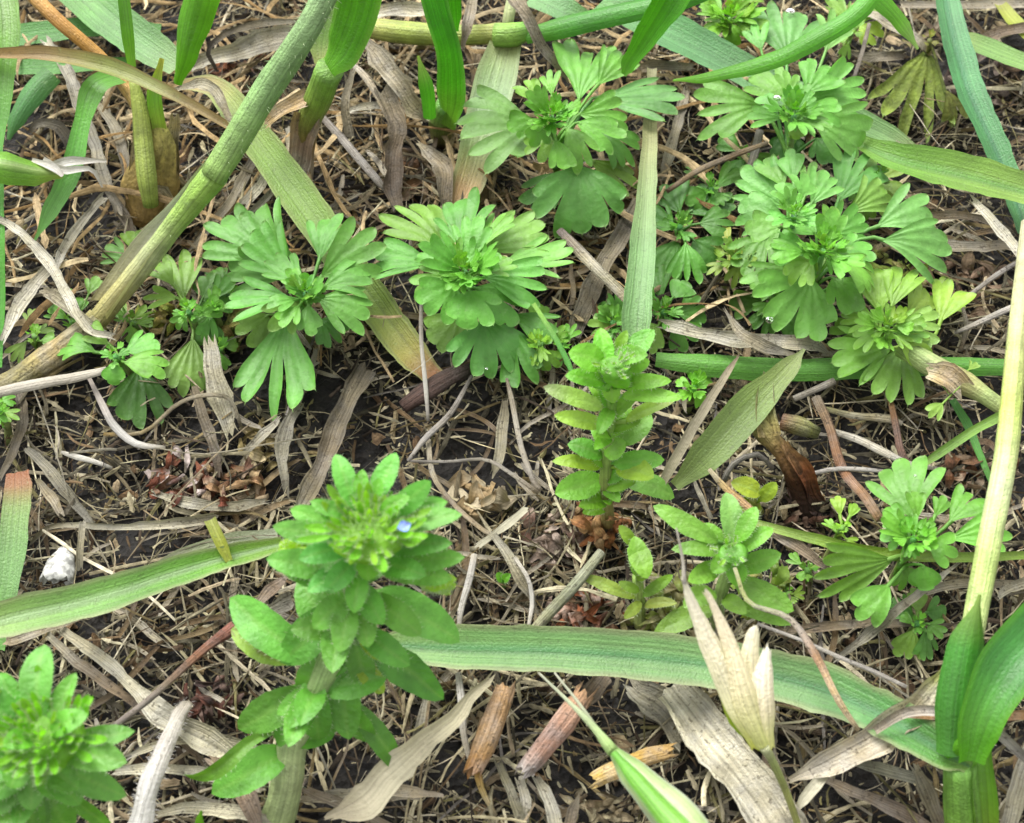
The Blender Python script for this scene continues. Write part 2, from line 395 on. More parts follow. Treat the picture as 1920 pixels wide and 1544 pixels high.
PAL = [(lambda q: (q[0]*.97, q[1]*1.0, q[2]*.92))(c(h, 1.18)) for h in ('8d8270', 'a79b84', '7a6d58', 'c9bda4', '4c4036', '857454', '6a6256', '9c9078', '7b7350', '3c332c', 'b3a68a', '75604a', '6e6656', '5a5448', 'bcb298', '8f856f')]
def litter(name, K, seed, lmin, lmax, wmin, wmax, zmax, area, label, pal, seg=5, bendy=.5, tilt=.15, cond=None, kink=.12):
    rg = np.random.default_rng(seed); x0, x1, y0, y1 = area
    X = rg.uniform(x0, x1, K); Y = rg.uniform(y0, y1, K)
    if cond is not None:
        keep = np.array([rg.random() < cond(a, b) for a, b in zip(X, Y)]); X = X[keep]; Y = Y[keep]; K = len(X)
    Z = np.array([gh(a, b) for a, b in zip(X, Y)])+rg.uniform(.0, 1, K)**1.6*zmax
    Ln = lmin+(lmax-lmin)*rg.random(K)**2.2; W = wmin+(wmax-wmin)*rg.random(K)**2; th = rg.uniform(0, 2*np.pi, K)
    kap = rg.normal(0, bendy, K); kap2 = rg.normal(0, bendy, K); tl = rg.normal(0, tilt, K); ci = rg.integers(0, len(pal), K); br = rg.uniform(.6, 1.25, K)
    roll = rg.normal(0, .5, K); cv = rg.uniform(.1, .5, K)
    NS, NC = seg, 3; V = np.zeros((K, NS+1, NC, 3)); 
    px, py, pz = -np.cos(th)*Ln/2, -np.sin(th)*Ln/2, -tl*Ln/2; a = th.copy()
    for k in range(NS+1):
        s = k/NS; tp = np.where((k == 0) | (k == NS), rg.uniform(.15, 1.0, K), rg.uniform(.65, 1.2, K))
        sx, sy = -np.sin(a), np.cos(a)
        for j in range(NC):
            u = j-1
            V[:, k, j, 0] = X+px+sx*u*W/2*tp*np.cos(roll); V[:, k, j, 1] = Y+py+sy*u*W/2*tp*np.cos(roll)
            V[:, k, j, 2] = Z+pz+u*W/2*np.sin(roll)+(cv*W*(1-abs(u)))+rg.normal(0, .12, K)*W
        a = a+kap/NS+kap2*(s-.5)/NS*3+rg.normal(0, kink, K); st = Ln/NS
        px = px+np.cos(a)*st; py = py+np.sin(a)*st; pz = pz+tl*st+.02*Ln*np.sin(s*5+a)
    V = V.reshape(-1, 3); base = np.arange(K)[:, None, None]*(NS+1)*NC
    k_, j_ = np.meshgrid(np.arange(NS), np.arange(NC-1), indexing='ij'); q = k_*NC+j_
    F = np.stack([base+q, base+q+1, base+q+NC+1, base+q+NC], -1).reshape(-1, 4)
    me = bpy.data.meshes.new(name); me.from_pydata(V.tolist(), [], F.tolist())
    pc = np.array(pal)[ci]*br[:, None]; C4 = np.concatenate([np.repeat(pc, (NS+1)*NC, 0), np.ones((K*(NS+1)*NC, 1))], 1)
    at = me.color_attributes.new('Col', 'FLOAT_COLOR', 'POINT'); at.data.foreach_set('color', C4.astype(np.float32).ravel())
    uvv = np.stack([np.tile(np.tile(np.arange(NC)/2, NS+1), K), np.repeat(rg.uniform(0, 50, K), (NS+1)*NC)+np.tile(np.repeat(np.arange(NS+1)/NS*.5, NC), K)], 1)
    uv = me.uv_layers.new(name='UVMap'); idx = np.empty(len(me.loops), dtype=np.int32); me.loops.foreach_get('vertex_index', idx)
    uv.data.foreach_set('uv', uvv[idx].astype(np.float32).ravel()); me.materials.append(M_LITTER)
    me.polygons.foreach_set('use_smooth', [True]*len(me.polygons))
    o = bpy.data.objects.new(name, me); sc.collection.objects.link(o); tag(o, label, 'plant litter', kind='stuff'); return o
AREA = (-11, 11, -9, 13)
def patchy(a, b):
    v = .55+1.3*noise.noise(Vector((a*.75, b*.75, 3)))+.3*(b < -1.2)
    return max(.12, min(1, v))
litter('leaf_crumbs', 75000, 1, .05, .30, .014, .06, .24, AREA, 'fine grey brown crumbs of dead leaves covering the dark soil', PAL, seg=3, cond=patchy, kink=.35)
litter('grass_thatch', 30000, 2, .22, 1.3, .014, .06, .38, AREA, 'tangled thatch of thin dead grass pieces over the soil', PAL, seg=6, bendy=.35, kink=.10, cond=patchy)
litter('rootlets', 2600, 3, .5, 2.4, .010, .022, .38, AREA, 'hair thin dry rootlets and fibres winding over the thatch', [c(h) for h in ('b7ab93', '8f7e66', 'cfc5b0', '6f5c46')], seg=9, bendy=.9, tilt=.12, cond=patchy)


litter('straw_pieces', 2600, 5, 0.5, 2.4, .015, .055, .42, AREA, 'straight broken pieces of pale straw strewn over the thatch', [c(h, 1.15) for h in ('c8bca0', 'b4a888', 'd4cab0', 'a8987c', '9c9684', 'bcb08c', '8c7c60')], seg=7, bendy=.22, tilt=.06, cond=patchy, kink=.05)
litter('leaf_scraps', 2600, 6, .12, .5, .07, .16, .26, AREA, 'small crumpled brown and tan leaf scraps mixed into the thatch', [c(h) for h in ('8c7458', 'a48c68', '6c5640', 'b8a484', '584838', '9c8c6c', '7c6448')], seg=4, bendy=.5, tilt=.35, cond=patchy, kink=.3)

litter('upper_straw_tangle', 1500, 9, .6, 2.6, .03, .10, .55, (-8, 3.5, 1.2, 8), 'tangle of tan dry grass pieces heaped around the grass feet', [c(h, 1.1) for h in ('c4ac84', 'b0966c', 'd0bc94', '94784f', 'a89470')], seg=9, bendy=.8, tilt=.10, kink=.10, cond=lambda a, b: .55)
# ------------------------------------------------------------------ small lobed weeds (rosettes)
def down(p): return Vector((p.x, p.y, gh(p.x, p.y)-.05))
def rosette(label, C, leaves, col='6fb65c', bud=28, nb=12, budcol='86cc4a', bl=3, ycol=.35, filler=None, stemcol='9aa860', seed=None, sprout=None, name='parsley_piert', cat='weed', group='lobed weeds growing in the litter'):
    cx, cy, h = C; rg = random.Random(seed if seed is not None else cx*7+cy)
    top = P(cx, cy, h); g = down(top+Vector((rg.uniform(-.1, .1), .10*h, 0))); root = thing(name, label, cat, g, group)
    mb = MB(); tube(mb, [(g, .10), ((g*.5+top*.5)+Vector((.03, .04, 0)), .09), (top-Vector((0, 0, .05)), .07)], [stemcol, stemcol, col], ns=7, world=True, rng=rg); mb.build('stem', M_STEM, root)
    n = len(leaves)
    for i, lf in enumerate(leaves):
        bx, by, tx, ty, W = lf[:5]; o = lf[5] if len(lf) > 5 else {}
        f = (i+.5)/n; hb = o.get('h', h*(.45+.5*f)); ht = o.get('t', hb+(-.16 if ty > by+25 else (.06 if ty < by-30 else -.02)))
        B, T = P(bx, by, hb), P(tx, ty, ht); Wc = W*S((B+T)/2)
        j = Matrix.Rotation(rg.uniform(-.42, .42)+o.get('roll', 0), 3, (T-B).normalized()) @ N0
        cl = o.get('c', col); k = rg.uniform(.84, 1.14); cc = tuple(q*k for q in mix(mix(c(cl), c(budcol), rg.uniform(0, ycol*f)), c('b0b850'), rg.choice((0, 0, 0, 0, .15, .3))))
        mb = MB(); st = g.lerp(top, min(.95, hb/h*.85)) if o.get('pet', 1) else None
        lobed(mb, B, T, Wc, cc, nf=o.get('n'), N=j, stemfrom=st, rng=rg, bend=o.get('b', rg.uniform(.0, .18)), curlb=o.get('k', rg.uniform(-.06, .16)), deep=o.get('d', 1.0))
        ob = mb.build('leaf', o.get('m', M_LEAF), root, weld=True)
        if 'label' in o: ob['label'] = o['label']
    r = bud*S(top)
    nfil = filler if filler is not None else (9 if bud > 38 else 6 if bud > 22 else 3)
    a0 = rg.uniform(0, 6)
    for i in range(nfil):
        az = a0+i*6.283/nfil+rg.uniform(-.7, .7); ln = r*rg.uniform(.7, 1.9); el = rg.uniform(-.1, 1.0)
        b = top+Vector((math.cos(az), math.sin(az), 0))*r*.12-Vector((0, 0, .07+.05*rg.random())); dv = Vector((math.cos(az)*math.cos(el), math.sin(az)*math.cos(el)-.1, math.sin(el))).normalized()
        mb = MB(); lobed(mb, b, b+dv*ln, ln*rg.uniform(.65, .85), tuple(q*rg.uniform(.9, 1.08) for q in mix(c(col), c(budcol), .25)), nf=rg.choice((3, 5, 5)), N=(Vector((0, -.2, 1))-dv*.4).normalized(), rng=rg, bend=.06)
        mb.build('leaf', M_LEAF, root, weld=True)
    if nb:
        mb = MB()
        for i in range(nb):
            f = (i+.5)/nb; az = i*2.39996+rg.uniform(-.7, .7); el = 1.35-.95*f+rg.uniform(-.3, .25); L = r*(.35+.75*f)*rg.uniform(.7, 1.15)
            b = top+Vector((math.cos(az), math.sin(az), 0))*r*.16*f+Vector((0, 0, .05-.06*f))
            d = Vector((math.cos(az)*math.cos(el), math.sin(az)*math.cos(el)-.15, math.sin(el)))
            Nn = Vector((-math.cos(az)*math.sin(el), -math.sin(az)*math.sin(el), math.cos(el)+.15))
            cc = tuple(q*rg.uniform(.9, 1.15) for q in mix(c(budcol), c(col), f*.75))
            lobed(mb, b, b+d.normalized()*L, L*rg.uniform(.45, .95), cc, nf=bl if f < .55 else 5, N=Nn, rng=rg, bend=-.10, curlb=rg.uniform(-.15, .1), deep=.85)
        mb.build('young_leaves', M_LEAF, root, weld=True)
    return root
G1c, G2c, G3c = '6db85e', '79c45c', '5aa352'
rosette('bright lobed weed beside the thick hairy stem, its biggest leaf fanning down toward the viewer', (572, 545, 1.15), [
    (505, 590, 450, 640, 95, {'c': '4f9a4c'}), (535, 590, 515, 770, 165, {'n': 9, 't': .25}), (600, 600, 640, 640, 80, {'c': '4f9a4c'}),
    (540, 505, 395, 425, 130, {'n': 7}), (545, 520, 420, 505, 95), (560, 500, 480, 395, 115), (590, 515, 625, 405, 95), (600, 520, 712, 455, 130),
    (600, 545, 700, 520, 95), (595, 560, 690, 600, 110), (550, 560, 425, 560, 110), (548, 520, 470, 440, 115, {'n': 7}), (560, 560, 508, 618, 85, {'n': 3}),
    (578, 570, 582, 628, 60, {'n': 3}), (560, 530, 510, 480, 80)], col='62b060', bud=42, nb=16)
rosette('small crowded shaded weed with narrow leaves just right of the thick stem base', (352, 580, .8), [
    (365, 605, 350, 738, 95, {'c': '86b266', 't': .2, 'n': 7, 'd': .7, 'label': 'pale mined leaf with blotches', 'k': .1}), (380, 600, 400, 650, 60, {'c': '4b8a42'}),
    (345, 560, 330, 470, 95), (380, 560, 415, 520, 70, {'c': '4b8a42'}), (335, 560, 270, 560, 62), (330, 540, 290, 495, 55), (370, 590, 420, 570, 50), (350, 590, 330, 620, 45)],
    col='5aa548', bud=24, nb=10)
rosette('little three leaved weed lying over the pale rhizome, with a dark leaf hanging below it', (213, 662, .75), [
    (262, 690, 262, 800, 120, {'c': '3f7a34', 'h': .3, 't': .1, 'n': 7, 'label': 'lower leaf with shade put into its dark green'}), (200, 665, 112, 648, 66), (215, 655, 165, 615, 50), (235, 660, 300, 640, 80, {'n': 5}),  # hanging leaf's darker green paints in the shade it lies under
    (232, 680, 310, 690, 78, {'n': 5}), (215, 682, 218, 722, 62, {'n': 3})], col='66b954', bud=20, nb=9)
rosette('tiny pale weed half hidden behind the thick stem on its left side', (262, 480, .5), [
    (245, 485, 190, 465, 62, {'n': 5, 'c': '7dba70'}), (255, 475, 245, 432, 50, {'n': 3}), (265, 470, 272, 430, 40, {'n': 3})], col='6cae5c', bud=14, nb=5)
rosette('full round lobed weed in the upper middle, leaves open around a yellow heart', (872, 505, 1.35), [
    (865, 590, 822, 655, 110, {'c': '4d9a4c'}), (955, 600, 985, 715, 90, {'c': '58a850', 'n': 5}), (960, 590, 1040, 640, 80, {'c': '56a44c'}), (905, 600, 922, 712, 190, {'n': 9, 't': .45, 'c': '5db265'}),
    (845, 475, 745, 385, 135, {'n': 7}), (838, 500, 697, 488, 95, {'n': 5}), (900, 475, 1020, 415, 130, {'c': '80c070', 'n': 7, 'label': 'leaf with pale scorched blotches'}),
    (910, 500, 1065, 478, 115, {'c': '80c070'}), (905, 520, 1025, 540, 110), (890, 540, 985, 585, 110), (870, 470, 868, 372, 120, {'n': 7}), (895, 480, 945, 400, 80),
    (850, 520, 775, 545, 95), (855, 535, 800, 595, 115, {'n': 7}), (880, 545, 895, 620, 120, {'n': 5}), (845, 500, 795, 455, 80), (905, 510, 960, 490, 80)], col='6fbd60', bud=58, nb=20)
rosette('small yellow green side shoot tucked under the right flank of the full round weed', (1010, 640, .7), [
    (1015, 650, 1000, 700, 60), (1000, 610, 1010, 565, 50), (1025, 640, 1062, 620, 45), (1020, 655, 1050, 690, 50)], col='7fbc4c', bud=24, nb=9, budcol='a2d04a')
rosette('tall leaning lobed weed below the green blade tangle, with a broad fan leaf under it', (1035, 215, 1.7), [
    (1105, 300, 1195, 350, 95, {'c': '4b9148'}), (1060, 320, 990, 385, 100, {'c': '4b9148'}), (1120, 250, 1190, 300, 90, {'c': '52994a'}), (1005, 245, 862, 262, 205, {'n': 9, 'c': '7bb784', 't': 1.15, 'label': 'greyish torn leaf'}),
    (1085, 310, 1085, 442, 200, {'n': 9, 't': .55, 'c': '63b465'}), (1110, 185, 1272, 190, 130, {'c': '6fae78', 'n': 7}), (1085, 190, 1110, 70, 140, {'n': 7, 'c': '63b257'}), (1100, 185, 1170, 100, 80, {'n': 5}),
    (1085, 215, 1175, 215, 90), (1080, 230, 1160, 275, 100), (1060, 240, 1100, 310, 80), (1030, 250, 1000, 300, 75, {'n': 5}), (1000, 225, 952, 238, 60, {'n': 3}), (1010, 195, 972, 158, 65, {'n': 5}), (1035, 180, 1032, 130, 50, {'n': 3}),
    (1040, 255, 1055, 325, 60, {'n': 3}), (1015, 235, 1000, 275, 60, {'n': 3})], col='66b754', bud=46, nb=18, budcol='7fd03c')
rosette('pale green weed at the top right with a water drop shining on one young leaf', (1490, 210, 1.6), [
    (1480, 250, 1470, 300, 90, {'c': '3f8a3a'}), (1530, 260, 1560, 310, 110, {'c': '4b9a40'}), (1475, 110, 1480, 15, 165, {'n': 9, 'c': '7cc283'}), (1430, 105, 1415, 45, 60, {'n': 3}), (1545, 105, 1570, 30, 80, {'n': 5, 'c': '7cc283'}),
    (1430, 200, 1302, 215, 135, {'n': 7}), (1520, 185, 1622, 175, 130, {'n': 9, 'c': '7dc378'}), (1525, 225, 1628, 265, 125, {'n': 7, 'c': '86ca78'}), (1470, 185, 1410, 135, 100, {'n': 5}),
    (1510, 175, 1560, 118, 105, {'n': 7}), (1460, 200, 1415, 190, 60, {'n': 3}), (1495, 235, 1493, 262, 60, {'n': 3}), (1480, 175, 1470, 132, 60, {'n': 3}), (1510, 205, 1580, 215, 70, {'n': 5})],
    col='72bf66', bud=46, nb=18)
rosette('yellow green bud rosette at the top edge, left of the pale weed', (1368, 30, .9), [
    (1375, 20, 1420, -20, 80), (1355, 25, 1320, 5, 50), (1370, 45, 1385, 85, 50), (1355, 40, 1325, 60, 50), (1385, 35, 1420, 45, 50)], col='78bb48', bud=42, nb=16, budcol='96d43c', bl=3)
rosette('pale fingered weed with many upright tips in the middle right thicket', (1490, 400, 1.7), [
    (1440, 440, 1395, 520, 110, {'c': '5da853'}), (1480, 395, 1400, 320, 110, {'n': 7}), (1470, 410, 1382, 395, 90), (1485, 385, 1440, 295, 75, {'n': 3}), (1492, 375, 1482, 290, 62, {'n': 3}), (1505, 380, 1530, 300, 62, {'n': 3}), (1520, 385, 1560, 325, 80, {'n': 5}),
    (1465, 425, 1400, 440, 90), (1475, 380, 1455, 345, 60, {'n': 3}), (1500, 370, 1510, 325, 70, {'n': 3})], col='7dc67a', bud=36, nb=12)
rosette('big lobed weed overlapping the fingered one, with a wide two armed leaf reaching right', (1545, 465, 1.6), [
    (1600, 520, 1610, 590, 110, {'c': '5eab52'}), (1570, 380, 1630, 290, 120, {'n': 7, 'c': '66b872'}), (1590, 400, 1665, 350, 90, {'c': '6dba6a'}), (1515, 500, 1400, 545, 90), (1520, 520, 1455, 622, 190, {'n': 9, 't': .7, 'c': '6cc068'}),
    (1560, 520, 1600, 590, 110, {'n': 5, 'c': '64b45c'}), (1610, 440, 1745, 385, 110, {'n': 5, 'h': 1.1, 'c': '80c47c'}), (1620, 445, 1782, 475, 120, {'n': 7, 'h': 1.15, 'c': '84c980'}),
    (1560, 440, 1620, 400, 90), (1575, 470, 1640, 470, 100), (1560, 490, 1640, 530, 100), (1520, 470, 1445, 470, 90), (1530, 440, 1480, 410, 80), (1525, 490, 1480, 530, 80), (1550, 440, 1565, 390, 70)],
    col='6fc05c', bud=52, nb=20)
rosette('withering brown hearted weed between the dark leaves and the right thicket', (1378, 478, .7), [
    (1365, 480, 1322, 455, 42, {'c': '9cbc62'}), (1370, 465, 1350, 425, 36, {'c': 'a8b860'}), (1385, 495, 1372, 540, 46, {'c': '8cab54'}), (1365, 490, 1325, 510, 40, {'c': '8cab54'}), (1392, 470, 1430, 440, 36, {'c': '98b060'})],
    col='7aa850', bud=34, nb=14, budcol='98b050')
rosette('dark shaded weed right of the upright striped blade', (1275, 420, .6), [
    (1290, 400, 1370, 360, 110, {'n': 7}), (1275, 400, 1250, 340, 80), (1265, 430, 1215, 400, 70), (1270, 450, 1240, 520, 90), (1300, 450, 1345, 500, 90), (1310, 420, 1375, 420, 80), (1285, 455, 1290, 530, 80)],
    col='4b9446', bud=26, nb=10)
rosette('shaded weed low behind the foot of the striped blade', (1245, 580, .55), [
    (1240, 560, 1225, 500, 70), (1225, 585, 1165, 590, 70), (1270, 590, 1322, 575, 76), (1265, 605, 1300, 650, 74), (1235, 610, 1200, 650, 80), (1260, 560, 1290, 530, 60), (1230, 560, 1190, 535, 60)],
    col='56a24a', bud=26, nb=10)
rosette('tiny fresh sprig with narrow tips beside the foot of the tall stacked weed', (1302, 722, .5), [
    (1300, 715, 1290, 680, 30, {'n': 3}), (1310, 720, 1335, 705, 28, {'n': 3}), (1305, 735, 1320, 762, 34, {'n': 3}), (1295, 725, 1268, 715, 28, {'n': 3})], col='6ec244', bud=26, nb=10, budcol='7fd640')
rosette('yellowish ragged weed growing at the end of a thick creeping stem', (1665, 610, 1.1), [
    (1690, 655, 1672, 755, 120, {'n': 7, 'c': '8cc468', 't': .5}), (1670, 655, 1560, 685, 120, {'n': 7, 'c': '7dbd52', 't': .6}), (1620, 620, 1560, 640, 80, {'c': '8cc45c'}), (1745, 640, 1795, 535, 90, {'n': 5, 'c': '84c04c'}), (1700, 590, 1745, 545, 90, {'c': '92c46c'}),
    (1650, 590, 1645, 510, 90, {'c': '86c054'}), (1640, 600, 1575, 590, 80, {'c': '90c85e'}), (1670, 580, 1700, 500, 80), (1690, 610, 1765, 620, 90, {'c': '98c874'}), (1680, 630, 1740, 670, 70, {'c': 'a4cc6a'}), (1645, 620, 1600, 650, 60)],
    col='80bc56', bud=44, nb=16, budcol='94c850')
rosette('single olive brown fan leaf hanging from a dry stalk beside the blue green blade', (1745, 70, .8), [
    (1740, 90, 1700, 255, 175, {'n': 9, 'c': '64783a', 't': .25, 'd': 1.5, 'm': M_WITHER}), (1750, 95, 1790, 235, 60, {'n': 3, 'c': '68703a', 't': .25, 'm': M_WITHER})], col='8a9048', bud=14, nb=5, budcol='a8a050', stemcol='a89468')
rosette('fresh lobed weed at the lower right beside the leaning pale stalk', (1715, 1005, 1.4), [
    (1690, 1060, 1700, 1105, 60, {'c': '5da84c'}), (1700, 1060, 1610, 1160, 85, {'n': 3, 'c': '6fc25c', 't': .7}), (1700, 1040, 1538, 1085, 125, {'n': 7, 'c': '64b85a', 't': .8}), (1730, 1060, 1735, 1110, 70),
    (1712, 975, 1690, 862, 150, {'n': 7, 'c': '6fc06a'}), (1760, 1000, 1840, 925, 85, {'n': 5}), (1762, 1015, 1882, 1000, 90, {'n': 5}), (1700, 985, 1655, 960, 60), (1720, 990, 1708, 920, 50, {'n': 3, 'c': '55a848'}), (1740, 1025, 1800, 1040, 80), (1690, 1010, 1650, 1010, 60), (1745, 985, 1770, 930, 40, {'n': 3})],
    col='66bf50', bud=40, nb=15)
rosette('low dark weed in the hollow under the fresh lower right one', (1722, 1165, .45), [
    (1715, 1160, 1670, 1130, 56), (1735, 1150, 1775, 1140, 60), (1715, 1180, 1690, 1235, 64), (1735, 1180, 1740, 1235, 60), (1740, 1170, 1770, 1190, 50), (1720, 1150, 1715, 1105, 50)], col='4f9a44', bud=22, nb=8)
rosette('tiny yellow green seedling standing in the litter left of the lower right weed', (1580, 985, .8), [
    (1578, 990, 1570, 930, 34, {'n': 3}), (1585, 985, 1605, 945, 26, {'n': 3}), (1570, 1000, 1545, 975, 26, {'n': 3}), (1585, 1010, 1610, 1025, 30, {'n': 3})], col='8cc850', bud=16, nb=6, budcol='9ada3c')
rosette('tiny seedling with rounded leaves under the reddish straw at lower right', (1515, 1065, .5), [
    (1510, 1065, 1478, 1040, 30, {'n': 3}), (1515, 1070, 1500, 1090, 30, {'n': 3}), (1525, 1065, 1550, 1050, 30, {'n': 3})], col='84c458', bud=16, nb=6)
rosette('little bright weed cut off by the left edge of the photo', (-4, 765, .6), [
    (0, 755, 30, 748, 36, {'n': 5}), (0, 770, 34, 785, 36, {'n': 3}), (-5, 775, 0, 800, 36, {'n': 3}), (-10, 760, -50, 740, 50)], col='74c44a', bud=18, nb=7)
rosette('half dried seedling wedged between rhizome and white straw on the left', (62, 625, .5), [
    (60, 620, 55, 580, 30, {'n': 3}), (70, 625, 100, 610, 34, {'n': 3}), (50, 640, 20, 680, 44, {'c': '8fb26c'}), (75, 640, 110, 640, 40), (150, 590, 180, 520, 40, {'n': 3, 'h': .4, 'pet': 0}), (140, 600, 120, 540, 30, {'n': 3, 'h': .4, 'pet': 0})], col='74a84c', bud=18, nb=7)
rosette('pale straggly seedling among the tan straws near the top right corner', (1600, 50, .7), [
    (1590, 40, 1560, 0, 60), (1610, 50, 1650, 75, 60, {'c': 'a8cc50'}), (1600, 60, 1580, 110, 30, {'n': 3}), (1620, 40, 1660, 20, 50), (1590, 60, 1540, 60, 50)], col='8cc060', bud=24, nb=8, budcol='a6d450')
rosette('small pale weed low among the thicket stems behind the creeping stem', (1650, 330, .8), [
    (1650, 335, 1690, 300, 60, {'c': '92b85e'}), (1640, 345, 1690, 370, 60), (1650, 350, 1660, 400, 60), (1630, 330, 1620, 290, 50)], col='86b458', bud=22, nb=8)

rosette('small dark weed filling the gap left of the pale fingered weed', (1335, 350, .45), [(1330, 345, 1290, 310, 60), (1345, 345, 1390, 320, 60), (1340, 360, 1360, 400, 60), (1325, 360, 1285, 380, 56)], col='58a04a', bud=24, nb=8)
rosette('small dark weed under the big lower leaf of the two armed weed', (1455, 560, .4), [(1440, 560, 1365, 575, 60), (1450, 575, 1420, 625, 60), (1470, 575, 1500, 630, 60), (1440, 545, 1400, 515, 50)], col='4f9444', bud=22, nb=7)
rosette('small green weed at the foot of the pale top right weed', (1400, 290, .4), [(1390, 285, 1350, 260, 50), (1410, 290, 1440, 320, 54), (1395, 300, 1370, 335, 50)], col='529c48', bud=20, nb=7)
rosette('low seedling between the thick stem foot and the little three leaved weed', (135, 600, .35), [(130, 600, 95, 575, 44), (140, 595, 150, 555, 40, {'n': 3}), (140, 605, 180, 615, 44)], col='6cae4c', bud=20, nb=7)
rosette('low green seedling right of the bushy side of the small crowded weed', (425, 545, .45), [(420, 540, 400, 500, 46), (435, 550, 450, 590, 50), (415, 555, 385, 580, 46)], col='5aa048', bud=22, nb=7)
rosette('seedling tucked behind the right side of the ragged weed', (1760, 570, .4), [(1760, 560, 1770, 520, 44), (1770, 575, 1810, 580, 44), (1750, 580, 1730, 620, 44)], col='86b850', bud=20, nb=7)
rosette('pale seedling at the upper edge of the right thicket', (1610, 355, .5), [(1610, 350, 1590, 310, 50), (1620, 355, 1670, 345, 56), (1615, 370, 1640, 410, 50)], col='7fb858', bud=22, nb=7)
rosette('tiny pale green shoots below the tiny round leaved seedling', (1480, 1110, .3), [(1480, 1105, 1455, 1085, 30, {'n': 3}), (1485, 1115, 1510, 1110, 30, {'n': 3})], col='8abc58', bud=14, nb=5)

rosette('pale seedling pressed against the lower side of the thick stem foot', (245, 600, .35), [(240, 595, 210, 575, 46), (250, 600, 290, 590, 50), (245, 610, 250, 645, 46)], col='7fb060', bud=22, nb=7)
rosette('small crinkled seedling just below the faded withered leaves', (410, 650, .35), [(405, 645, 380, 620, 44), (420, 650, 445, 640, 46), (410, 660, 415, 695, 40)], col='5f9c48', bud=20, nb=7)
rosette('narrow leaved seedling between the small crowded weed and its big neighbour', (395, 575, .7), [(390, 570, 380, 520, 50), (400, 575, 440, 560, 54), (395, 590, 385, 640, 50), (400, 565, 425, 520, 44)], col='58a048', bud=24, nb=8)
rosette('green seedling left of the stacked weed, under the full round one', (1055, 640, .5), [(1050, 640, 1020, 620, 40), (1060, 640, 1080, 610, 40), (1055, 650, 1045, 690, 44)], col='70b84c', bud=22, nb=7)
rosette('shaded seedling behind the top of the stacked weed', (1150, 600, .5), [(1150, 595, 1120, 565, 54), (1155, 600, 1190, 580, 54), (1145, 610, 1105, 620, 54), (1150, 590, 1160, 550, 50)], col='529c48', bud=24, nb=7)

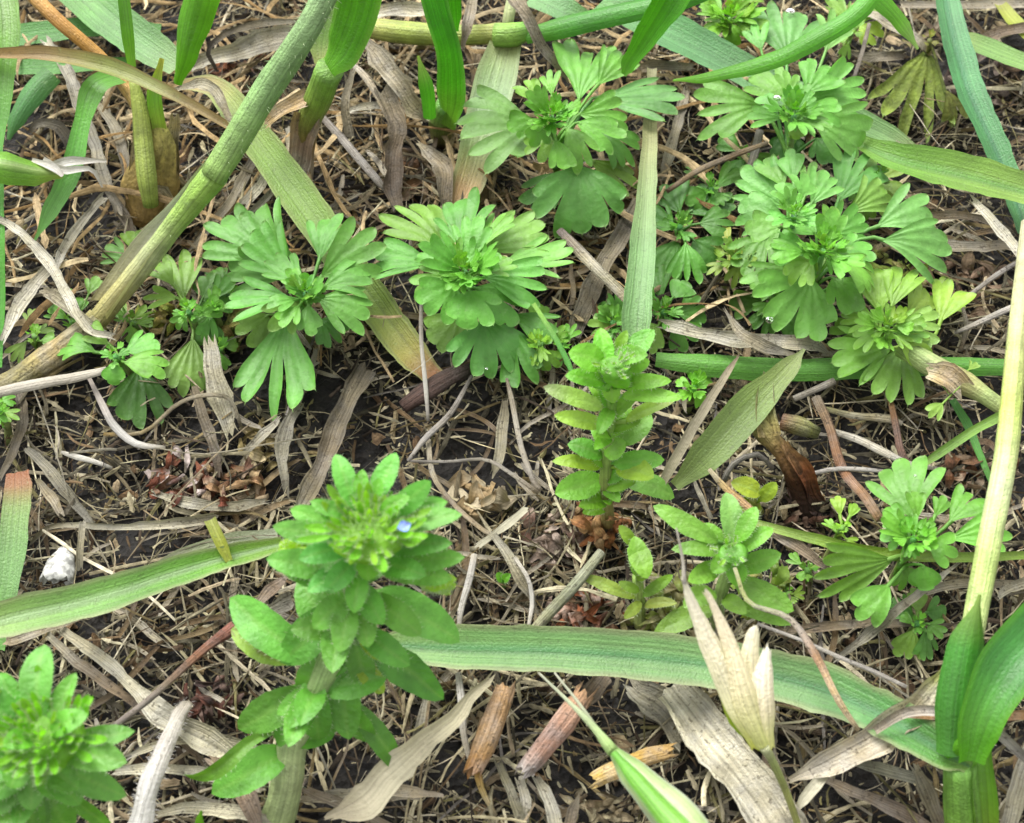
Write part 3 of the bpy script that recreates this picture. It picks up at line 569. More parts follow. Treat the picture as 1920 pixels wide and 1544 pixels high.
# ------------------------------------------------------------------ hairy upright weeds
def speedwell(label, stem, scol, leaves, col, seed=1, hair=.10, buds=(), budcol='8fdc3c', fill=0, frange=(.3, .95), fs=1, lift=0, wild=0, extra=None):
    rg = random.Random(seed); g = P(*stem[0][:3]); root = thing('speedwell', label, 'weed', g, 'hairy upright weeds')
    mb = MB(); tube(mb, stem, scol, ns=12, hair=hair, hlen=.07, rough=.12, rng=rg, seg=.08); mb.build('stem', M_STEM, root)
    Q = catmull(worldpts(stem), 60); prj = []
    for p, w_, s in Q:
        d = p-CAM; z = d.dot(FWD); prj.append((960+d.x/z*FX, 772-d.dot(UPV)/z*FX, p))
    n = len(leaves)
    for i, lf in enumerate(leaves):
        bx, by, tx, ty, W = lf[:5]; o = lf[5] if len(lf) > 5 else {}
        if wild: by += rg.uniform(-9, 9); tx += rg.uniform(-12, 12); ty += rg.uniform(-26, 12); W *= rg.uniform(.78, 1.15)
        near = min(prj, key=lambda q: (q[0]-bx)**2*.3+(q[1]-by)**2)[2]
        hb = o.get('h', near.z+.05+.15*(i/n)); ht = o.get('t', hb+(-.12 if ty > by+30 else .12))
        B, T = P(bx, by, hb), P(tx, ty, ht); Wc = W*S((B+T)/2); B = B.lerp(near+Vector((0, 0, .03)), .45)
        j = Matrix.Rotation(rg.uniform(-.3, .3)+o.get('roll', 0), 3, (T-B).normalized()) @ N0
        k = rg.uniform(.9, 1.1); cc = tuple(q*k*(1+.18*wild) for q in c(o.get('c', col)))
        mb = MB(); ovate(mb, B, T, Wc, cc, N=j, rng=rg, bend=o.get('b', rg.uniform(.02, .16)), fold=o.get('f', rg.uniform(.1, .35)), young=o.get('y', 0), tipc=o.get('tip'), brown=o.get('brown'), twist=o.get('tw', 0))
        if (B-near).length > .08: tube(mb, [(near, .05), (B+(T-B)*.06, .05)], [cc], ns=6, caps=False, world=True, rng=rg)
        ob = mb.build('leaf', M_HAIRY, root)
        if 'label' in o: ob['label'] = o['label']
    for i in range(fill):
        s_ = rg.uniform(*frange); k0 = Q[int(s_*60)][0]; az = rg.uniform(0, 6.28); L = rg.uniform(.25, .5)*fs
        d = Vector((math.cos(az), math.sin(az), rg.uniform(-.1, .5)+lift*rg.random())).normalized(); mb = MB()
        ovate(mb, k0, k0+d*L, L*rg.uniform(.45, .62), tuple(q*w_ for q, w_ in zip(c(col), (lambda k, y: (k*y, k, k))(rg.uniform(.85, 1.15), rg.uniform(1.0, 1.4)))), rng=rg, fold=.3); mb.build('leaf', M_HAIRY, root)
    for (bx, by, bh, r, nb) in buds:
        mb = MB(); C0 = P(bx, by, bh); rr = r*S(C0)
        dr = [(C0+Vector((math.cos(j*math.pi/6)*math.sin(k*.2)*rr*.8, math.sin(j*math.pi/6)*math.sin(k*.2)*rr*.7, math.cos(k*.2)*rr*.35-.45*rr))) for k in range(9) for j in range(13)]
        mb.grid([[mb.add(q+noise.noise_vector(q*9)*.03, c(budcol, .8)) for q in dr[k*13:k*13+13]] for k in range(9)])
        for i in range(nb):
            f = (i+.5)/nb; az = rg.uniform(0, 6.283); rad = rr*math.sqrt(f)*.8*rg.uniform(.7, 1.1); el = 1.35-.8*f+rg.uniform(-.35, .3)
            b = C0+Vector((math.cos(az)*rad, math.sin(az)*rad*.8, -.25*rr*f)); L = rr*rg.uniform(.30, .72)*(.6+.6*f)
            d = Vector((math.cos(az)*math.cos(el), math.sin(az)*math.cos(el)-.2, math.sin(el))).normalized()
            Nn = Vector((-math.cos(az)*math.sin(el), -math.sin(az)*math.sin(el), math.cos(el)+.1))
            ovate(mb, b, b+d*L, L*rg.uniform(.26, .42), tuple(q*rg.uniform(.8, 1.2) for q in mix(c(budcol), c(col), f*.6)), N=Nn, rng=rg, bend=-.1, fold=.5, teeth=0, hairs=16, young=.3)
        mb.build('buds', M_HAIRY, root)
    if extra: extra(root, rg)
    return root
def v1x(root, rg):
    mb = MB(); C0 = P(758, 990, 3.85); r = .065
    for i in range(4):
        a = i*math.pi/2+.4; d = Vector((math.cos(a), math.sin(a), .35))
        B = C0; x, y, z, L = frame(B, B+d*r, Vector((0, 0, 1))); rows = []
        for k in range(6):
            t = k/5; wd = r*.85*math.sin(math.pi*min(1, t*.9+.1))**.6; rows.append([mb.add(B+y*t*L+x*u*wd*.6+z*.2*r*u*u, (.2, .32, .75), (0, 0)) for u in (-1, 0, 1)])
        mb.grid(rows)
    mb.build('flower', M_FLOWER, root)['label'] = 'tiny pale blue flower'
    for (x_, y_, h_, sx) in ((560, 1032, 2.9, 52), (815, 1098, 2.9, 55)):
        mb = MB(); C1 = P(x_, y_, h_); s_ = S(C1); a = sx*s_
        for (ang) in (-.45, 0, .45, .15):
            d = Vector(((-1 if x_ < 700 else 1)*math.cos(ang), math.sin(ang)-.2, .15)); b = C1-d*a*.5
            ovate(mb, b, b+d.normalized()*a*1.25, a*.75, tuple(q for q in c('a5dc2c')), rng=rg, fold=.5, hairs=32, bend=.25)
        mb.build('seed_capsule', M_HAIRY, root)
speedwell('tall hairy weed in the lower middle carrying one tiny pale blue flower', [(515, 1560, 0, 66), (535, 1480, .5, 62), (550, 1390, 1.0, 60), (600, 1280, 1.7, 50), (650, 1150, 2.4, 48), (680, 1030, 3.1, 42), (688, 970, 3.4, 34)],
    ['a5b878', 'b9c98c', 'a8c47c', '8fc060', '7fc85a'], [
    (640, 1040, 530, 1075, 62, {'c': '74c85c'}), (735, 1060, 850, 1085, 62, {'c': '70c458'}), (640, 1000, 545, 955, 56, {'c': '80d068'}), (735, 985, 840, 940, 54, {'c': '78cc60'}), (660, 1110, 585, 1180, 66, {'c': '6cc058'}), (720, 1120, 790, 1190, 66, {'c': '6cbc54'}), (690, 1130, 690, 1215, 60, {'c': '70c454'}), (640, 1180, 545, 1180, 60, {'c': '74b850'}), (700, 1180, 770, 1250, 62, {'c': '68b450'}),
    (600, 1300, 520, 1400, 60, {'c': '6cb456', 'h': 1.55, 't': 1.1}), (640, 1290, 700, 1390, 64, {'c': '5ca84c', 'h': 1.55, 't': 1.1}), (620, 1200, 560, 1300, 66, {'c': '66b454', 'h': 2.0, 't': 1.6}), (680, 1190, 690, 1290, 66, {'c': '60ac4c', 'h': 2.1, 't': 1.7}), (660, 1180, 590, 1200, 56, {'c': '70bc5c', 'h': 2.1, 't': 2.2}),
    (500, 1372, 342, 1452, 36, {'c': '6fa83c', 'h': 1.2, 't': .9, 'b': .22, 'f': .6, 'tw': 1.2}), (700, 1325, 750, 1440, 62, {'c': '5c9a44', 'h': 1.3, 't': .8}), (565, 1290, 447, 1368, 82, {'c': '62ac50', 'h': 1.5, 't': 1.2}), (530, 1235, 432, 1180, 90, {'c': '90b84a', 'brown': '7c6a38', 'h': 1.7, 'label': 'yellowing leaf chewed through and browned'}),
    (545, 1235, 432, 1122, 92, {'c': '6cb858', 'h': 1.9, 't': 2.1}), (575, 1260, 597, 1388, 84, {'c': '62b452', 'h': 1.75, 't': 1.3}), (660, 1250, 655, 1385, 76, {'c': '64b850', 'h': 1.8, 't': 1.3}), (700, 1240, 720, 1300, 50, {'c': 'a2c840', 'h': 1.8}), (740, 1205, 832, 1312, 84, {'c': '58ab50', 'h': 1.9, 't': 1.5}), (690, 1180, 735, 1235, 60, {'c': 'a0c440', 'h': 2.0}),
    (660, 1120, 528, 1245, 92, {'c': '60b458', 'h': 2.2, 't': 1.9}), (650, 1130, 638, 1222, 62, {'c': '6cbc58'}), (720, 1110, 862, 1205, 96, {'c': '66ba5c', 'h': 2.3, 't': 2.1}), (690, 1100, 718, 1172, 62, {'c': '74c658'}), (610, 1070, 500, 1045, 70, {'c': '78c462'}), (760, 1060, 872, 1045, 60, {'c': '6cc05a'}),
    (640, 1080, 575, 1110, 62, {'c': '5cba60'}), (680, 1080, 665, 1150, 52, {'c': '6ac850'}), (620, 1010, 512, 985, 56, {'c': '74ca6c'}), (640, 1030, 560, 1050, 60, {'c': '5fc068'}), (745, 1000, 866, 968, 62, {'c': '70c465'}), (740, 1030, 850, 1020, 56, {'c': '66c05c'}), (720, 1050, 800, 1080, 60, {'c': '62c050'}), (660, 1050, 610, 1110, 56, {'c': '60c060'}),
    (645, 970, 582, 940, 40, {'c': '6cc85c'}), (765, 970, 808, 902, 56, {'c': '64c458'}), (645, 950, 628, 850, 54, {'c': '66c85c'}), (705, 930, 742, 850, 58, {'c': '66c860'}), (672, 935, 680, 880, 38, {'c': '70d050'}), (700, 950, 712, 895, 34, {'c': '70d050'}), (730, 970, 770, 930, 42, {'c': '70cc50'}), (700, 1035, 690, 1090, 60, {'c': '74cc48'}), (655, 985, 600, 965, 44, {'c': '6ccc50'})],
    '68c058', seed=11, hair=.22, buds=[(688, 985, 3.6, 88, 90)], fill=20, frange=(.3, .8), fs=1.7, budcol='a4ec38', extra=v1x)
speedwell('bushy hairy weed filling the bottom left corner', [(95, 1680, 0, 60), (85, 1560, .8, 50), (75, 1470, 1.8, 44), (72, 1390, 2.7, 36)], ['8fb860', '84c058'], [
    (95, 1470, 130, 1560, 80, {'c': '62b050', 't': 1.3}), (60, 1470, 60, 1570, 84, {'c': '62b050', 't': 1.3}), (150, 1480, 215, 1560, 40, {'c': '6eb24c', 'h': 1.2, 't': .8}), (30, 1450, -30, 1530, 80, {'c': '5eaa4c'}), (110, 1440, 150, 1510, 76, {'c': '74bc5c'}), (60, 1440, 60, 1520, 74, {'c': '6cc05c'}), (120, 1430, 240, 1490, 74, {'c': '70b45c'}), (20, 1430, -50, 1450, 80, {'c': '5cb44c'}),
    (130, 1420, 256, 1372, 66, {'c': '66b854'}), (130, 1400, 240, 1430, 76, {'c': '6cbc5e'}), (80, 1440, 120, 1500, 60, {'c': '7ac858'}), (30, 1420, 20, 1480, 70, {'c': '68c04c'}), (20, 1370, -45, 1290, 90, {'c': '52b03c'}), (80, 1330, 82, 1208, 78, {'c': '68c060'}), (30, 1340, 0, 1262, 64, {'c': '60c04c'}), (115, 1340, 142, 1262, 46, {'c': '6cc850'}), (110, 1370, 165, 1340, 60, {'c': '68c050'}), (50, 1390, 5, 1400, 60, {'c': '6ccc48'})],
    '68c050', seed=5, hair=.1, buds=[(72, 1370, 2.9, 100, 110)], fill=22, frange=(.35, .95), fs=1.4, budcol='9aec30')
speedwell('tall stacked hairy weed in the middle with pairs of leaves up its stem', [(1140, 985, .3, 26), (1136, 900, .9, 24), (1144, 800, 1.6, 22), (1150, 700, 2.2, 20), (1152, 660, 2.4, 18)], ['b09a60', '98b858', '88c448', '8ad040'], [
    (1125, 900, 1038, 948, 58, {'c': '7cc050', 'h': .8}), (1175, 895, 1262, 938, 54, {'c': '7ebc5c', 'h': .8}), (1120, 880, 1040, 872, 44, {'c': '92b83c'}), (1170, 885, 1215, 905, 60, {'c': '90b838'}), (1155, 865, 1248, 862, 62, {'c': '74bc4c'}), (1125, 855, 1060, 845, 60, {'c': '6cb848'}), (1165, 830, 1232, 800, 74, {'c': '78b450'}),
    (1130, 800, 1045, 785, 50, {'c': '96c054'}), (1190, 790, 1270, 770, 36, {'c': '9ac450', 'tip': 'b4c070'}), (1125, 765, 1020, 735, 50, {'c': '9cc86a', 'tip': 'a8b880'}), (1150, 860, 1120, 790, 44, {'c': '80c84a'}), (1150, 830, 1185, 760, 40, {'c': '8ccc4a'}), (1175, 755, 1275, 735, 46, {'c': '84c44a'}),
    (1175, 730, 1250, 716, 40, {'c': '80c048'}), (1125, 720, 1060, 700, 46, {'c': '74c03c'}), (1130, 850, 1170, 850, 50, {'c': '86c850'}), (1120, 690, 1070, 650, 60, {'c': '6cc040'}), (1185, 690, 1215, 628, 50, {'c': '70c048'}), (1195, 700, 1225, 672, 40, {'c': '8ccc60'}),
    (1130, 690, 1122, 625, 56, {'c': '74c83c', 'roll': .2}), (1165, 680, 1180, 640, 40, {'c': '80d048'}), (1160, 735, 1165, 690, 74, {'c': '78c830'}), (1128, 740, 1120, 680, 76, {'c': '74c430'}), (1185, 720, 1195, 665, 60, {'c': '70c438'}), (1150, 760, 1140, 720, 50, {'c': '8ccc40'})],
    '76c440', wild=1, seed=8, hair=.15, fill=26, frange=(.1, .92), fs=.95, lift=1.2, buds=[(1152, 680, 2.55, 38, 22)], budcol='8adc38')
speedwell('pale narrow leaved weed with star shaped shoots below the stacked one', [(1200, 1175, .1, 22), (1200, 1130, .4, 22), (1195, 1080, .7, 20)], ['a8b068', '9cc058'], [
    (1190, 1125, 1088, 1078, 30, {'c': '9cb85c'}), (1205, 1120, 1262, 1078, 28, {'c': '8cc04c'}), (1200, 1110, 1160, 1090, 24, {'c': '98c458'}), (1195, 1090, 1215, 1065, 24), (1205, 1130, 1170, 1160, 26, {'c': '90a850'}), (1200, 1085, 1190, 1005, 54, {'c': '92cc60', 'h': .8, 't': 1.0}), (1215, 1140, 1270, 1130, 28, {'c': 'a4b468'})],
    '98c458', seed=3, hair=.05)
speedwell('sprawling pale green weed with long leaves just above the dry seed husk', [(1340, 1190, 0, 26), (1350, 1120, .6, 26), (1370, 1050, 1.1, 22), (1380, 1010, 1.4, 18)], ['a8b878', '9ccc60'], [
    (1350, 1130, 1225, 1190, 56, {'c': '8fbc5c'}), (1330, 1110, 1280, 1140, 56, {'c': '8cc05c'}), (1360, 1120, 1400, 1150, 40, {'c': '94c860'}), (1390, 1140, 1492, 1168, 42, {'c': '8cc458'}), (1385, 1090, 1490, 1145, 60, {'c': '84c058'}), (1340, 1060, 1290, 1090, 50, {'c': '8cc85c'}), (1330, 1020, 1222, 950, 46, {'c': '84c058'}), (1340, 1040, 1260, 1030, 40, {'c': '7eb850'}),
    (1380, 1070, 1465, 1040, 50, {'c': '7cc04c'}), (1370, 1020, 1362, 925, 54, {'c': '8cc87c'}), (1385, 1020, 1420, 950, 44, {'c': '7cc44c'}), (1390, 1040, 1450, 990, 44, {'c': '80c84c'}), (1355, 1040, 1320, 980, 44, {'c': '8ccc60'}), (1375, 1050, 1380, 1100, 56, {'c': '70c440'}), (1365, 1040, 1335, 1075, 44, {'c': '84c850'})],
    '84c450', seed=21, hair=.08, buds=[(1378, 1030, 1.5, 36, 14)], budcol='8cdc48')
speedwell('short yellow leaf shoot behind the sprawling pale weed', [(1425, 960, .1, 16), (1410, 935, .5, 14)], ['a8b050'], [
    (1440, 925, 1370, 905, 50, {'c': 'b4cc48'}), (1430, 950, 1380, 950, 44, {'c': 'a4c038'}), (1430, 940, 1455, 905, 36, {'c': 'a0c040'})], 'aac848', seed=4, hair=.02)
speedwell('single small round green sprout in the bare soil hollow', [(945, 1100, 0, 10), (943, 1088, .25, 9)], ['8ac850'], [
    (943, 1092, 930, 1075, 22, {'c': '7ccc4c'}), (945, 1090, 958, 1076, 20, {'c': '7ccc4c'})], '7ccc4c', seed=6, hair=0)
speedwell('lone curled green leaf growing from the withered foot of the stacked weed', [(1195, 1075, .5, 16), (1190, 1040, .7, 16)], ['9cc860'], [
    (1180, 1010, 1215, 1085, 54, {'c': '94cc58', 'h': 1.0, 't': .9, 'b': .2}), (1185, 1015, 1160, 985, 30, {'c': '90b850', 'h': .9})], '94cc58', seed=9, hair=0)

# ------------------------------------------------------------------ green grasses
def blade_thing(label, pts, cols, mat=None, name='grass_strand', cat='grass blade', group='single grass blades', **k):
    p = P(*pts[len(pts)//2][:3]); root_p = Vector((p.x, p.y, max(0, gh(p.x, p.y))))
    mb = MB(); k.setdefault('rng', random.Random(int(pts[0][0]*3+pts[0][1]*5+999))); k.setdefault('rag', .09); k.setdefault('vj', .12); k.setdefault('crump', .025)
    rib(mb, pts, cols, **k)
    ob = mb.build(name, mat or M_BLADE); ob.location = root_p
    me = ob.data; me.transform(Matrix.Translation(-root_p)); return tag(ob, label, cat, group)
def part(name, root, mat, fn, *a, label=None, **k):
    mb = MB(); k.setdefault('rng', random.Random(int(a[0][0][0]*3+a[0][0][1]*5+77))); fn(mb, *a, **k)
    o = mb.build(name, mat, root)
    if label: o['label'] = label
    return o
# thick hairy stem
r = thing('thick_grass', 'thick hairy green grass stem crossing the upper left corner down to a pale foot', 'grass stem', P(190, 605, .1), 'grass plants')
part('stem', r, M_STEM, tube, [(640, -80, 3.9, 48), (585, 40, 3.4, 50), (500, 170, 2.7, 54), (400, 332, 1.9, 52)], ['94b878', '90b474', '88b068', '98bc60'], ns=16, hair=.5, hlen=.07, rough=.1)
part('lower_stem', r, M_STEM, tube, [(404, 326, 1.91, 54), (320, 430, 1.3, 40), (250, 520, .8, 40), (180, 605, .35, 40)], ['8fb848', '9cbf58', 'bcc68c', 'b5b070', 'a8a060'], ns=16, hair=.1, hlen=.05, rough=.12)
part('sheath', r, M_PALE, rib, [(420, 300, 1.95, 40), (340, 400, 1.42, 46), (280, 470, 1.05, 54), (200, 585, .5, 62)], ['9aab8c', 'c6cabc', 'c8c8a8', 'b8b080'], a=1.3, crump=.05, torn=.5, tw=.5)
part('rhizome', r, M_DRY, tube, [(185, 600, .35, 50), (110, 660, .25, 56), (40, 710, .2, 50), (-40, 760, .1, 48)], ['b8b070', 'bca878', '98905c', 'b8a880'], ns=12, rough=.25)
# upper left tiller plant
r = thing('grass_plant', 'grass plant at the upper left with a brown scaly foot and bright shoots', 'grass plant', P(275, 405, 0), 'grass plants')
part('base', r, M_WITHER, tube, [(282, 415, .0, 84), (285, 350, .4, 92), (293, 290, .85, 72), (290, 240, 1.1, 46), (284, 200, 1.3, 24)], ['a08048', 'b49c58', 'b8b060', '98a850'], ns=18, rough=.4)
for q in ([(250, 400, .1, 26), (258, 330, .6, 34), (262, 250, 1.0, 26), (258, 215, 1.2, 12)], [(330, 380, .1, 22), (325, 300, .6, 30), (332, 220, 1.15, 20)], [(300, 400, .25, 22), (310, 370, .5, 30), (282, 350, .7, 12)], [(335, 390, .1, 20), (345, 350, .3, 24), (320, 335, .6, 10)]):
    part('scale', r, M_DRY, rib, q, ['a08048', 'c8b484', 'b8a878'], a=1.2, crump=.12, torn=.6)
part('shoot', r, M_STEM, tube, [(283, 385, .6, 30), (275, 330, .95, 38), (268, 260, 1.2, 36), (262, 205, 1.45, 30), (250, 150, 1.7, 18)], ['94a848', 'a4b450', 'a8b850'], ns=12)
part('shoot', r, M_SMOOTH, rib, [(300, 240, 1.2, 26), (292, 180, 1.6, 30), (305, 110, 2.0, 10)], ['98b850', '74b83c', 'c8cc50'], a=1.1)
part('leaf_blade', r, M_SMOOTH, rib, [(328, 158, 1.5, 20), (340, 100, 1.95, 50), (355, 30, 2.4, 72), (378, -60, 3.0, 80)], ['6cbc2c', '62b024', '6cba34'], a=-.9, fold=-.3, label='bright green folded leaf blade')
part('leaf_blade', r, M_SMOOTH, rib, [(248, 125, 1.6, 16), (240, 60, 2.0, 24), (228, -50, 2.6, 22)], ['7cbc40', '68b42c', '62ac30'], a=.8)
part('dry_stalk', r, M_STEM, tube, [(275, 225, 1.3, 26), (225, 150, 1.5, 24), (180, 100, 1.7, 25), (110, 40, 2.0, 27), (50, -20, 2.2, 28)], ['c8b060', 'c89850', 'd09c44', 'c89448', 'd0a45c'], ns=12, label='orange stalk')
part('arched_blade', r, M_BLADE, rib, [(-30, 105, 1.7, 20), (90, 108, 1.9, 30), (200, 130, 2.0, 36), (290, 165, 2.0, 26), (350, 195, 1.9, 20), (430, 240, 1.75, 16)], ['b08c54', 'b8a070', 'a8b878', 'b8bc80', 'bca878', 'b49c68'], a=1.0, fold=.5, edge='a08050', crump=.03, label='arched half dry blade')
# second tiller
r = thing('grass_plant', 'grass plant leaning at the top with a very wide shiny blade above a brown node', 'grass plant', P(568, 350, 0), 'grass plants')
part('stem', r, M_STEM, tube, [(570, 335, .1, 34), (572, 250, .8, 44), (595, 190, 1.4, 52), (618, 130, 2.0, 54)], ['c8bca8', '8c7040', '8c9440', '84a83c', '78a83c'], ns=14, rough=.1)
part('leaf_blade', r, M_SMOOTH, rib, [(615, 128, 2.0, 44), (640, 90, 2.3, 84), (665, 20, 2.8, 92), (680, -70, 3.4, 96)], ['6cb82c', '56a41c', '4f9c18', '58a824'], a=-.6, fold=.2, edge='8ccc48')
part('leaf_blade', r, M_BLADE, rib, [(600, 120, 1.8, 20), (600, 70, 2.0, 44), (625, -20, 2.5, 40)], ['b0c080', '84b068', '7cac60'], a=.6)
part('side_sheath', r, M_DRY, rib, [(500, 232, 1.2, 26), (535, 205, 1.4, 30), (575, 188, 1.5, 40)], ['b8a070', 'c4a878', 'b89c70'], a=1.0, crump=.08, torn=.4)
part('old_sheath', r, M_DRY, rib, [(562, 345, .3, 34), (572, 280, .7, 46), (590, 220, 1.2, 58)], ['d8cfc4', 'b89c84', 'a08860'], a=1.4, crump=.1, torn=.4)
# third tiller
r = thing('grass_plant', 'pair of dark green blades rising from one foot at the top centre', 'grass plant', P(830, 250, 0), 'grass plants')
part('leaf_blade', r, M_SMOOTH, rib, [(838, 238, .6, 34), (845, 180, 1.2, 56), (842, 100, 1.9, 48), (820, 20, 2.5, 50), (800, -70, 3.1, 56)], ['7cb444', '48a020', '3c941c', '44a020'], a=-.8, fold=.3, edge='78c050')
part('leaf_blade', r, M_SMOOTH, rib, [(855, 60, 1.9, 10), (850, 20, 2.3, 30), (845, -50, 2.9, 40)], ['48a020', '3c901c'], a=.6)
part('side_shoot', r, M_SMOOTH, rib, [(806, 225, .8, 24), (800, 165, 1.3, 28), (784, 105, 1.7, 5)], ['58b034', '54b02c', 'a8d070'], a=-1.0)
part('base', r, M_STEM, tube, [(830, 260, 0, 44), (826, 225, .5, 44), (838, 195, .9, 38)], ['b09868', '8ca850', '6cac3c'], ns=12, rough=.1)
# creeping runner at the top with wide pale blade
r = thing('grass_runner', 'creeping runner with a jointed node and a wide pale blade hanging from it, top centre', 'grass runner', P(945, 100, 0), 'grass plants')
part('runner', r, M_STEM, tube, [(640, 45, .7, 34), (760, 62, .8, 42), (860, 66, .9, 38), (942, 64, 1.0, 38)], ['b8b068', 'a0b04c', '9cb048', 'b0b45c'], ns=14, rough=.08, nodes=(.98,))
part('node', r, M_STEM, tube, [(928, 66, 1.05, 44), (960, 66, 1.08, 46), (990, 58, 1.1, 36)], ['88b048', '90bc48', '78b840'], ns=14)
part('leaf_blade', r, M_SMOOTH, rib, [(985, 62, 1.15, 36), (1050, 45, 1.4, 48), (1150, 22, 1.7, 46), (1270, -5, 2.0, 44), (1400, -50, 2.4, 30)], ['64b03c', '4ca030', '4ca42c', '58b038'], a=-1.1)
part('sheath_blade', r, M_BLADE, rib, [(950, 78, .95, 60), (930, 150, .8, 78), (910, 230, .65, 76), (880, 340, .4, 64), (850, 400, .25, 30)], ['b8c080', '9cc08c', '98c09c', '9cbc84', 'd8b078', 'd0a878'], a=.5, edge='b8c890', label='wide pale blade dying to tan at its lower end')
part('stub', r, M_STEM, tube, [(950, 60, 1.0, 20), (955, 25, 1.2, 22), (962, -10, 1.3, 20)], ['c0c890', 'b8c488'], ns=10)
# lower right big grass plant
r = thing('grass_plant', 'stout grass plant at the right edge with a leaning pale stalk and cupped wide leaf', 'grass plant', P(1812, 1560, 0), 'grass plants')
part('stem', r, M_STEM, tube, [(1812, 1600, 0, 76), (1806, 1510, .6, 72), (1800, 1430, 1.1, 62)], ['88a844', '7cb040', '80b84c'], ns=16, rough=.05)
part('outer_sheath', r, M_SMOOTH, rib, [(1848, 1590, .2, 40), (1840, 1500, .8, 50), (1836, 1400, 1.3, 36)], ['8cb048', '78b440', '74bc44'], a=1.3)
part('leaning_stalk', r, M_STEM, tube, [(1800, 1290, 1.5, 46), (1822, 1190, 1.75, 44), (1858, 1000, 2.0, 46), (1888, 840, 2.1, 44), (1908, 620, 2.2, 36), (1930, 420, 2.3, 32)], ['b8cc60', 'd0e098', 'c4dc7c', 'd4e0a4', 'c0d468', 'c8c890', 'c8c4a0'], ns=16, rough=.04)
part('wrapped_leaf', r, M_SMOOTH, rib, [(1790, 1420, 1.3, 60), (1800, 1320, 1.7, 80), (1815, 1220, 2.0, 70), (1838, 1115, 2.3, 6)], ['5ca848', '4c9c3c', '4ea040', '94bc5c'], a=-1.2)
part('wide_leaf', r, M_SMOOTH, rib, [(1818, 1425, 1.4, 50), (1836, 1350, 1.75, 82), (1890, 1250, 2.0, 110), (2000, 1140, 2.2, 120)], ['64b828', '5aa834', '4c9c4c', '50a450'], a=.8, fold=.12, edge='74c428', crump=.04, tw=-.2, label='cupped wide leaf')
part('collar', r, M_SMOOTH, rib, [(1770, 1415, 1.2, 20), (1810, 1400, 1.5, 34), (1860, 1370, 1.5, 40)], ['64b828', '6cc030', '60b830'], a=-1, crump=.15)
part('long_blade', r, M_BLADE, rib, [(1818, 1438, 1.15, 30), (1760, 1405, 1.15, 74), (1640, 1335, 1.0, 88), (1500, 1280, .85, 96), (1300, 1242, .8, 92), (1080, 1222, .8, 88), (900, 1216, .75, 84), (770, 1212, .7, 70), (700, 1205, .6, 20)],
     ['8cc060', '58a040', '5ea45e', '78ac74', '7cae76', '78ac72', '76ac6c', '84b674', '8cb470'], a=.35, fold=.18, rag=.12, edge='b4b488', mid='4a8c50', label='long blade lying across the litter')
part('dead_sheath', r, M_DRY, rib, [(1780, 1250, 1.3, 34), (1740, 1310, 1.2, 54), (1660, 1370, 1.0, 50), (1560, 1430, .8, 46), (1480, 1465, .6, 14)], ['a8c044', 'd8cca8', 'cbbb98', 'd8cbb0', 'b8a880'], a=1.1, crump=.12, rag=.25)
part('dead_ribbon', r, M_DRY, rib, [(1640, 1370, 1.1, 16), (1700, 1335, 1.35, 20), (1780, 1335, 1.5, 20), (1850, 1355, 1.5, 22), (1935, 1430, 1.3, 20)], ['b8a484', 'c8bcac', 'c0b8a8', 'a8a090'], a=1.0, tw=.8)
part('dead_ribbon', r, M_DRY, rib, [(1700, 1340, 1.2, 14), (1820, 1345, 1.3, 18), (1940, 1340, 1.3, 18)], ['b48c5c', 'c09464', 'b88c5c'], a=.8)
# single blades
blade_thing('long striped blade passing behind the thick hairy stem, its low tip rotting brown', [(330, 160, .55, 20), (400, 165, .8, 44), (450, 220, .9, 60), (560, 370, .65, 70), (680, 540, .4, 72), (760, 650, .22, 66), (815, 712, .12, 40)], ['b09460', 'c0b078', '92ac54', '84b054', '84b055', '8cac50', 'a8a048', 'b87850'], a=.4, fold=.1, edge='a8b870')
blade_thing('striped blue green blade slanting down from the top edge to the upper left grass foot', [(130, -40, .8, 90), (200, 30, .8, 84), (270, 85, .75, 74), (335, 125, .7, 50)], ['72ac5c', '6aa860', '74ac70', '8cb480'], a=.3, fold=.15)
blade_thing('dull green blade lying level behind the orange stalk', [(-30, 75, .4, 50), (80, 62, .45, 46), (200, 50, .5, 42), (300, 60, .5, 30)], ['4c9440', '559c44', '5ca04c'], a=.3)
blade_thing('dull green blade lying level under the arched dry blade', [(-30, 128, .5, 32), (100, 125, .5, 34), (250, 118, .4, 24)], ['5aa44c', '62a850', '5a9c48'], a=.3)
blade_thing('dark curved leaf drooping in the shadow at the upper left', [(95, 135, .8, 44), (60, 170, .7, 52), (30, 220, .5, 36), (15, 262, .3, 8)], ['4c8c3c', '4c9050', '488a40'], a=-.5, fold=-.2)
blade_thing('narrow light green blade arching down above the white straws', [(222, 145, 1.6, 46), (180, 165, 1.7, 46), (155, 230, 1.5, 34), (135, 320, 1.2, 42), (100, 390, .95, 36), (65, 450, .7, 5)], ['6cb444', '70c048', '64b848', '70bc5c', '78c064'], M_SMOOTH, a=.5)
blade_thing('upright blade running along the left edge above the yellow green leaf', [(5, -30, 2.0, 50), (15, 60, 1.8, 52), (8, 160, 1.5, 40), (-6, 290, 1.1, 22)], ['88b860', '74b44c', '62b04c'], M_SMOOTH, a=.5)
blade_thing('very narrow bright blade upright along the left edge beside the white straws', [(-4, 320, 1.2, 22), (0, 450, .9, 20), (2, 560, .6, 18), (-2, 690, .3, 14)], ['60b840', '54ac30', '54ac38'], M_SMOOTH, a=.7)
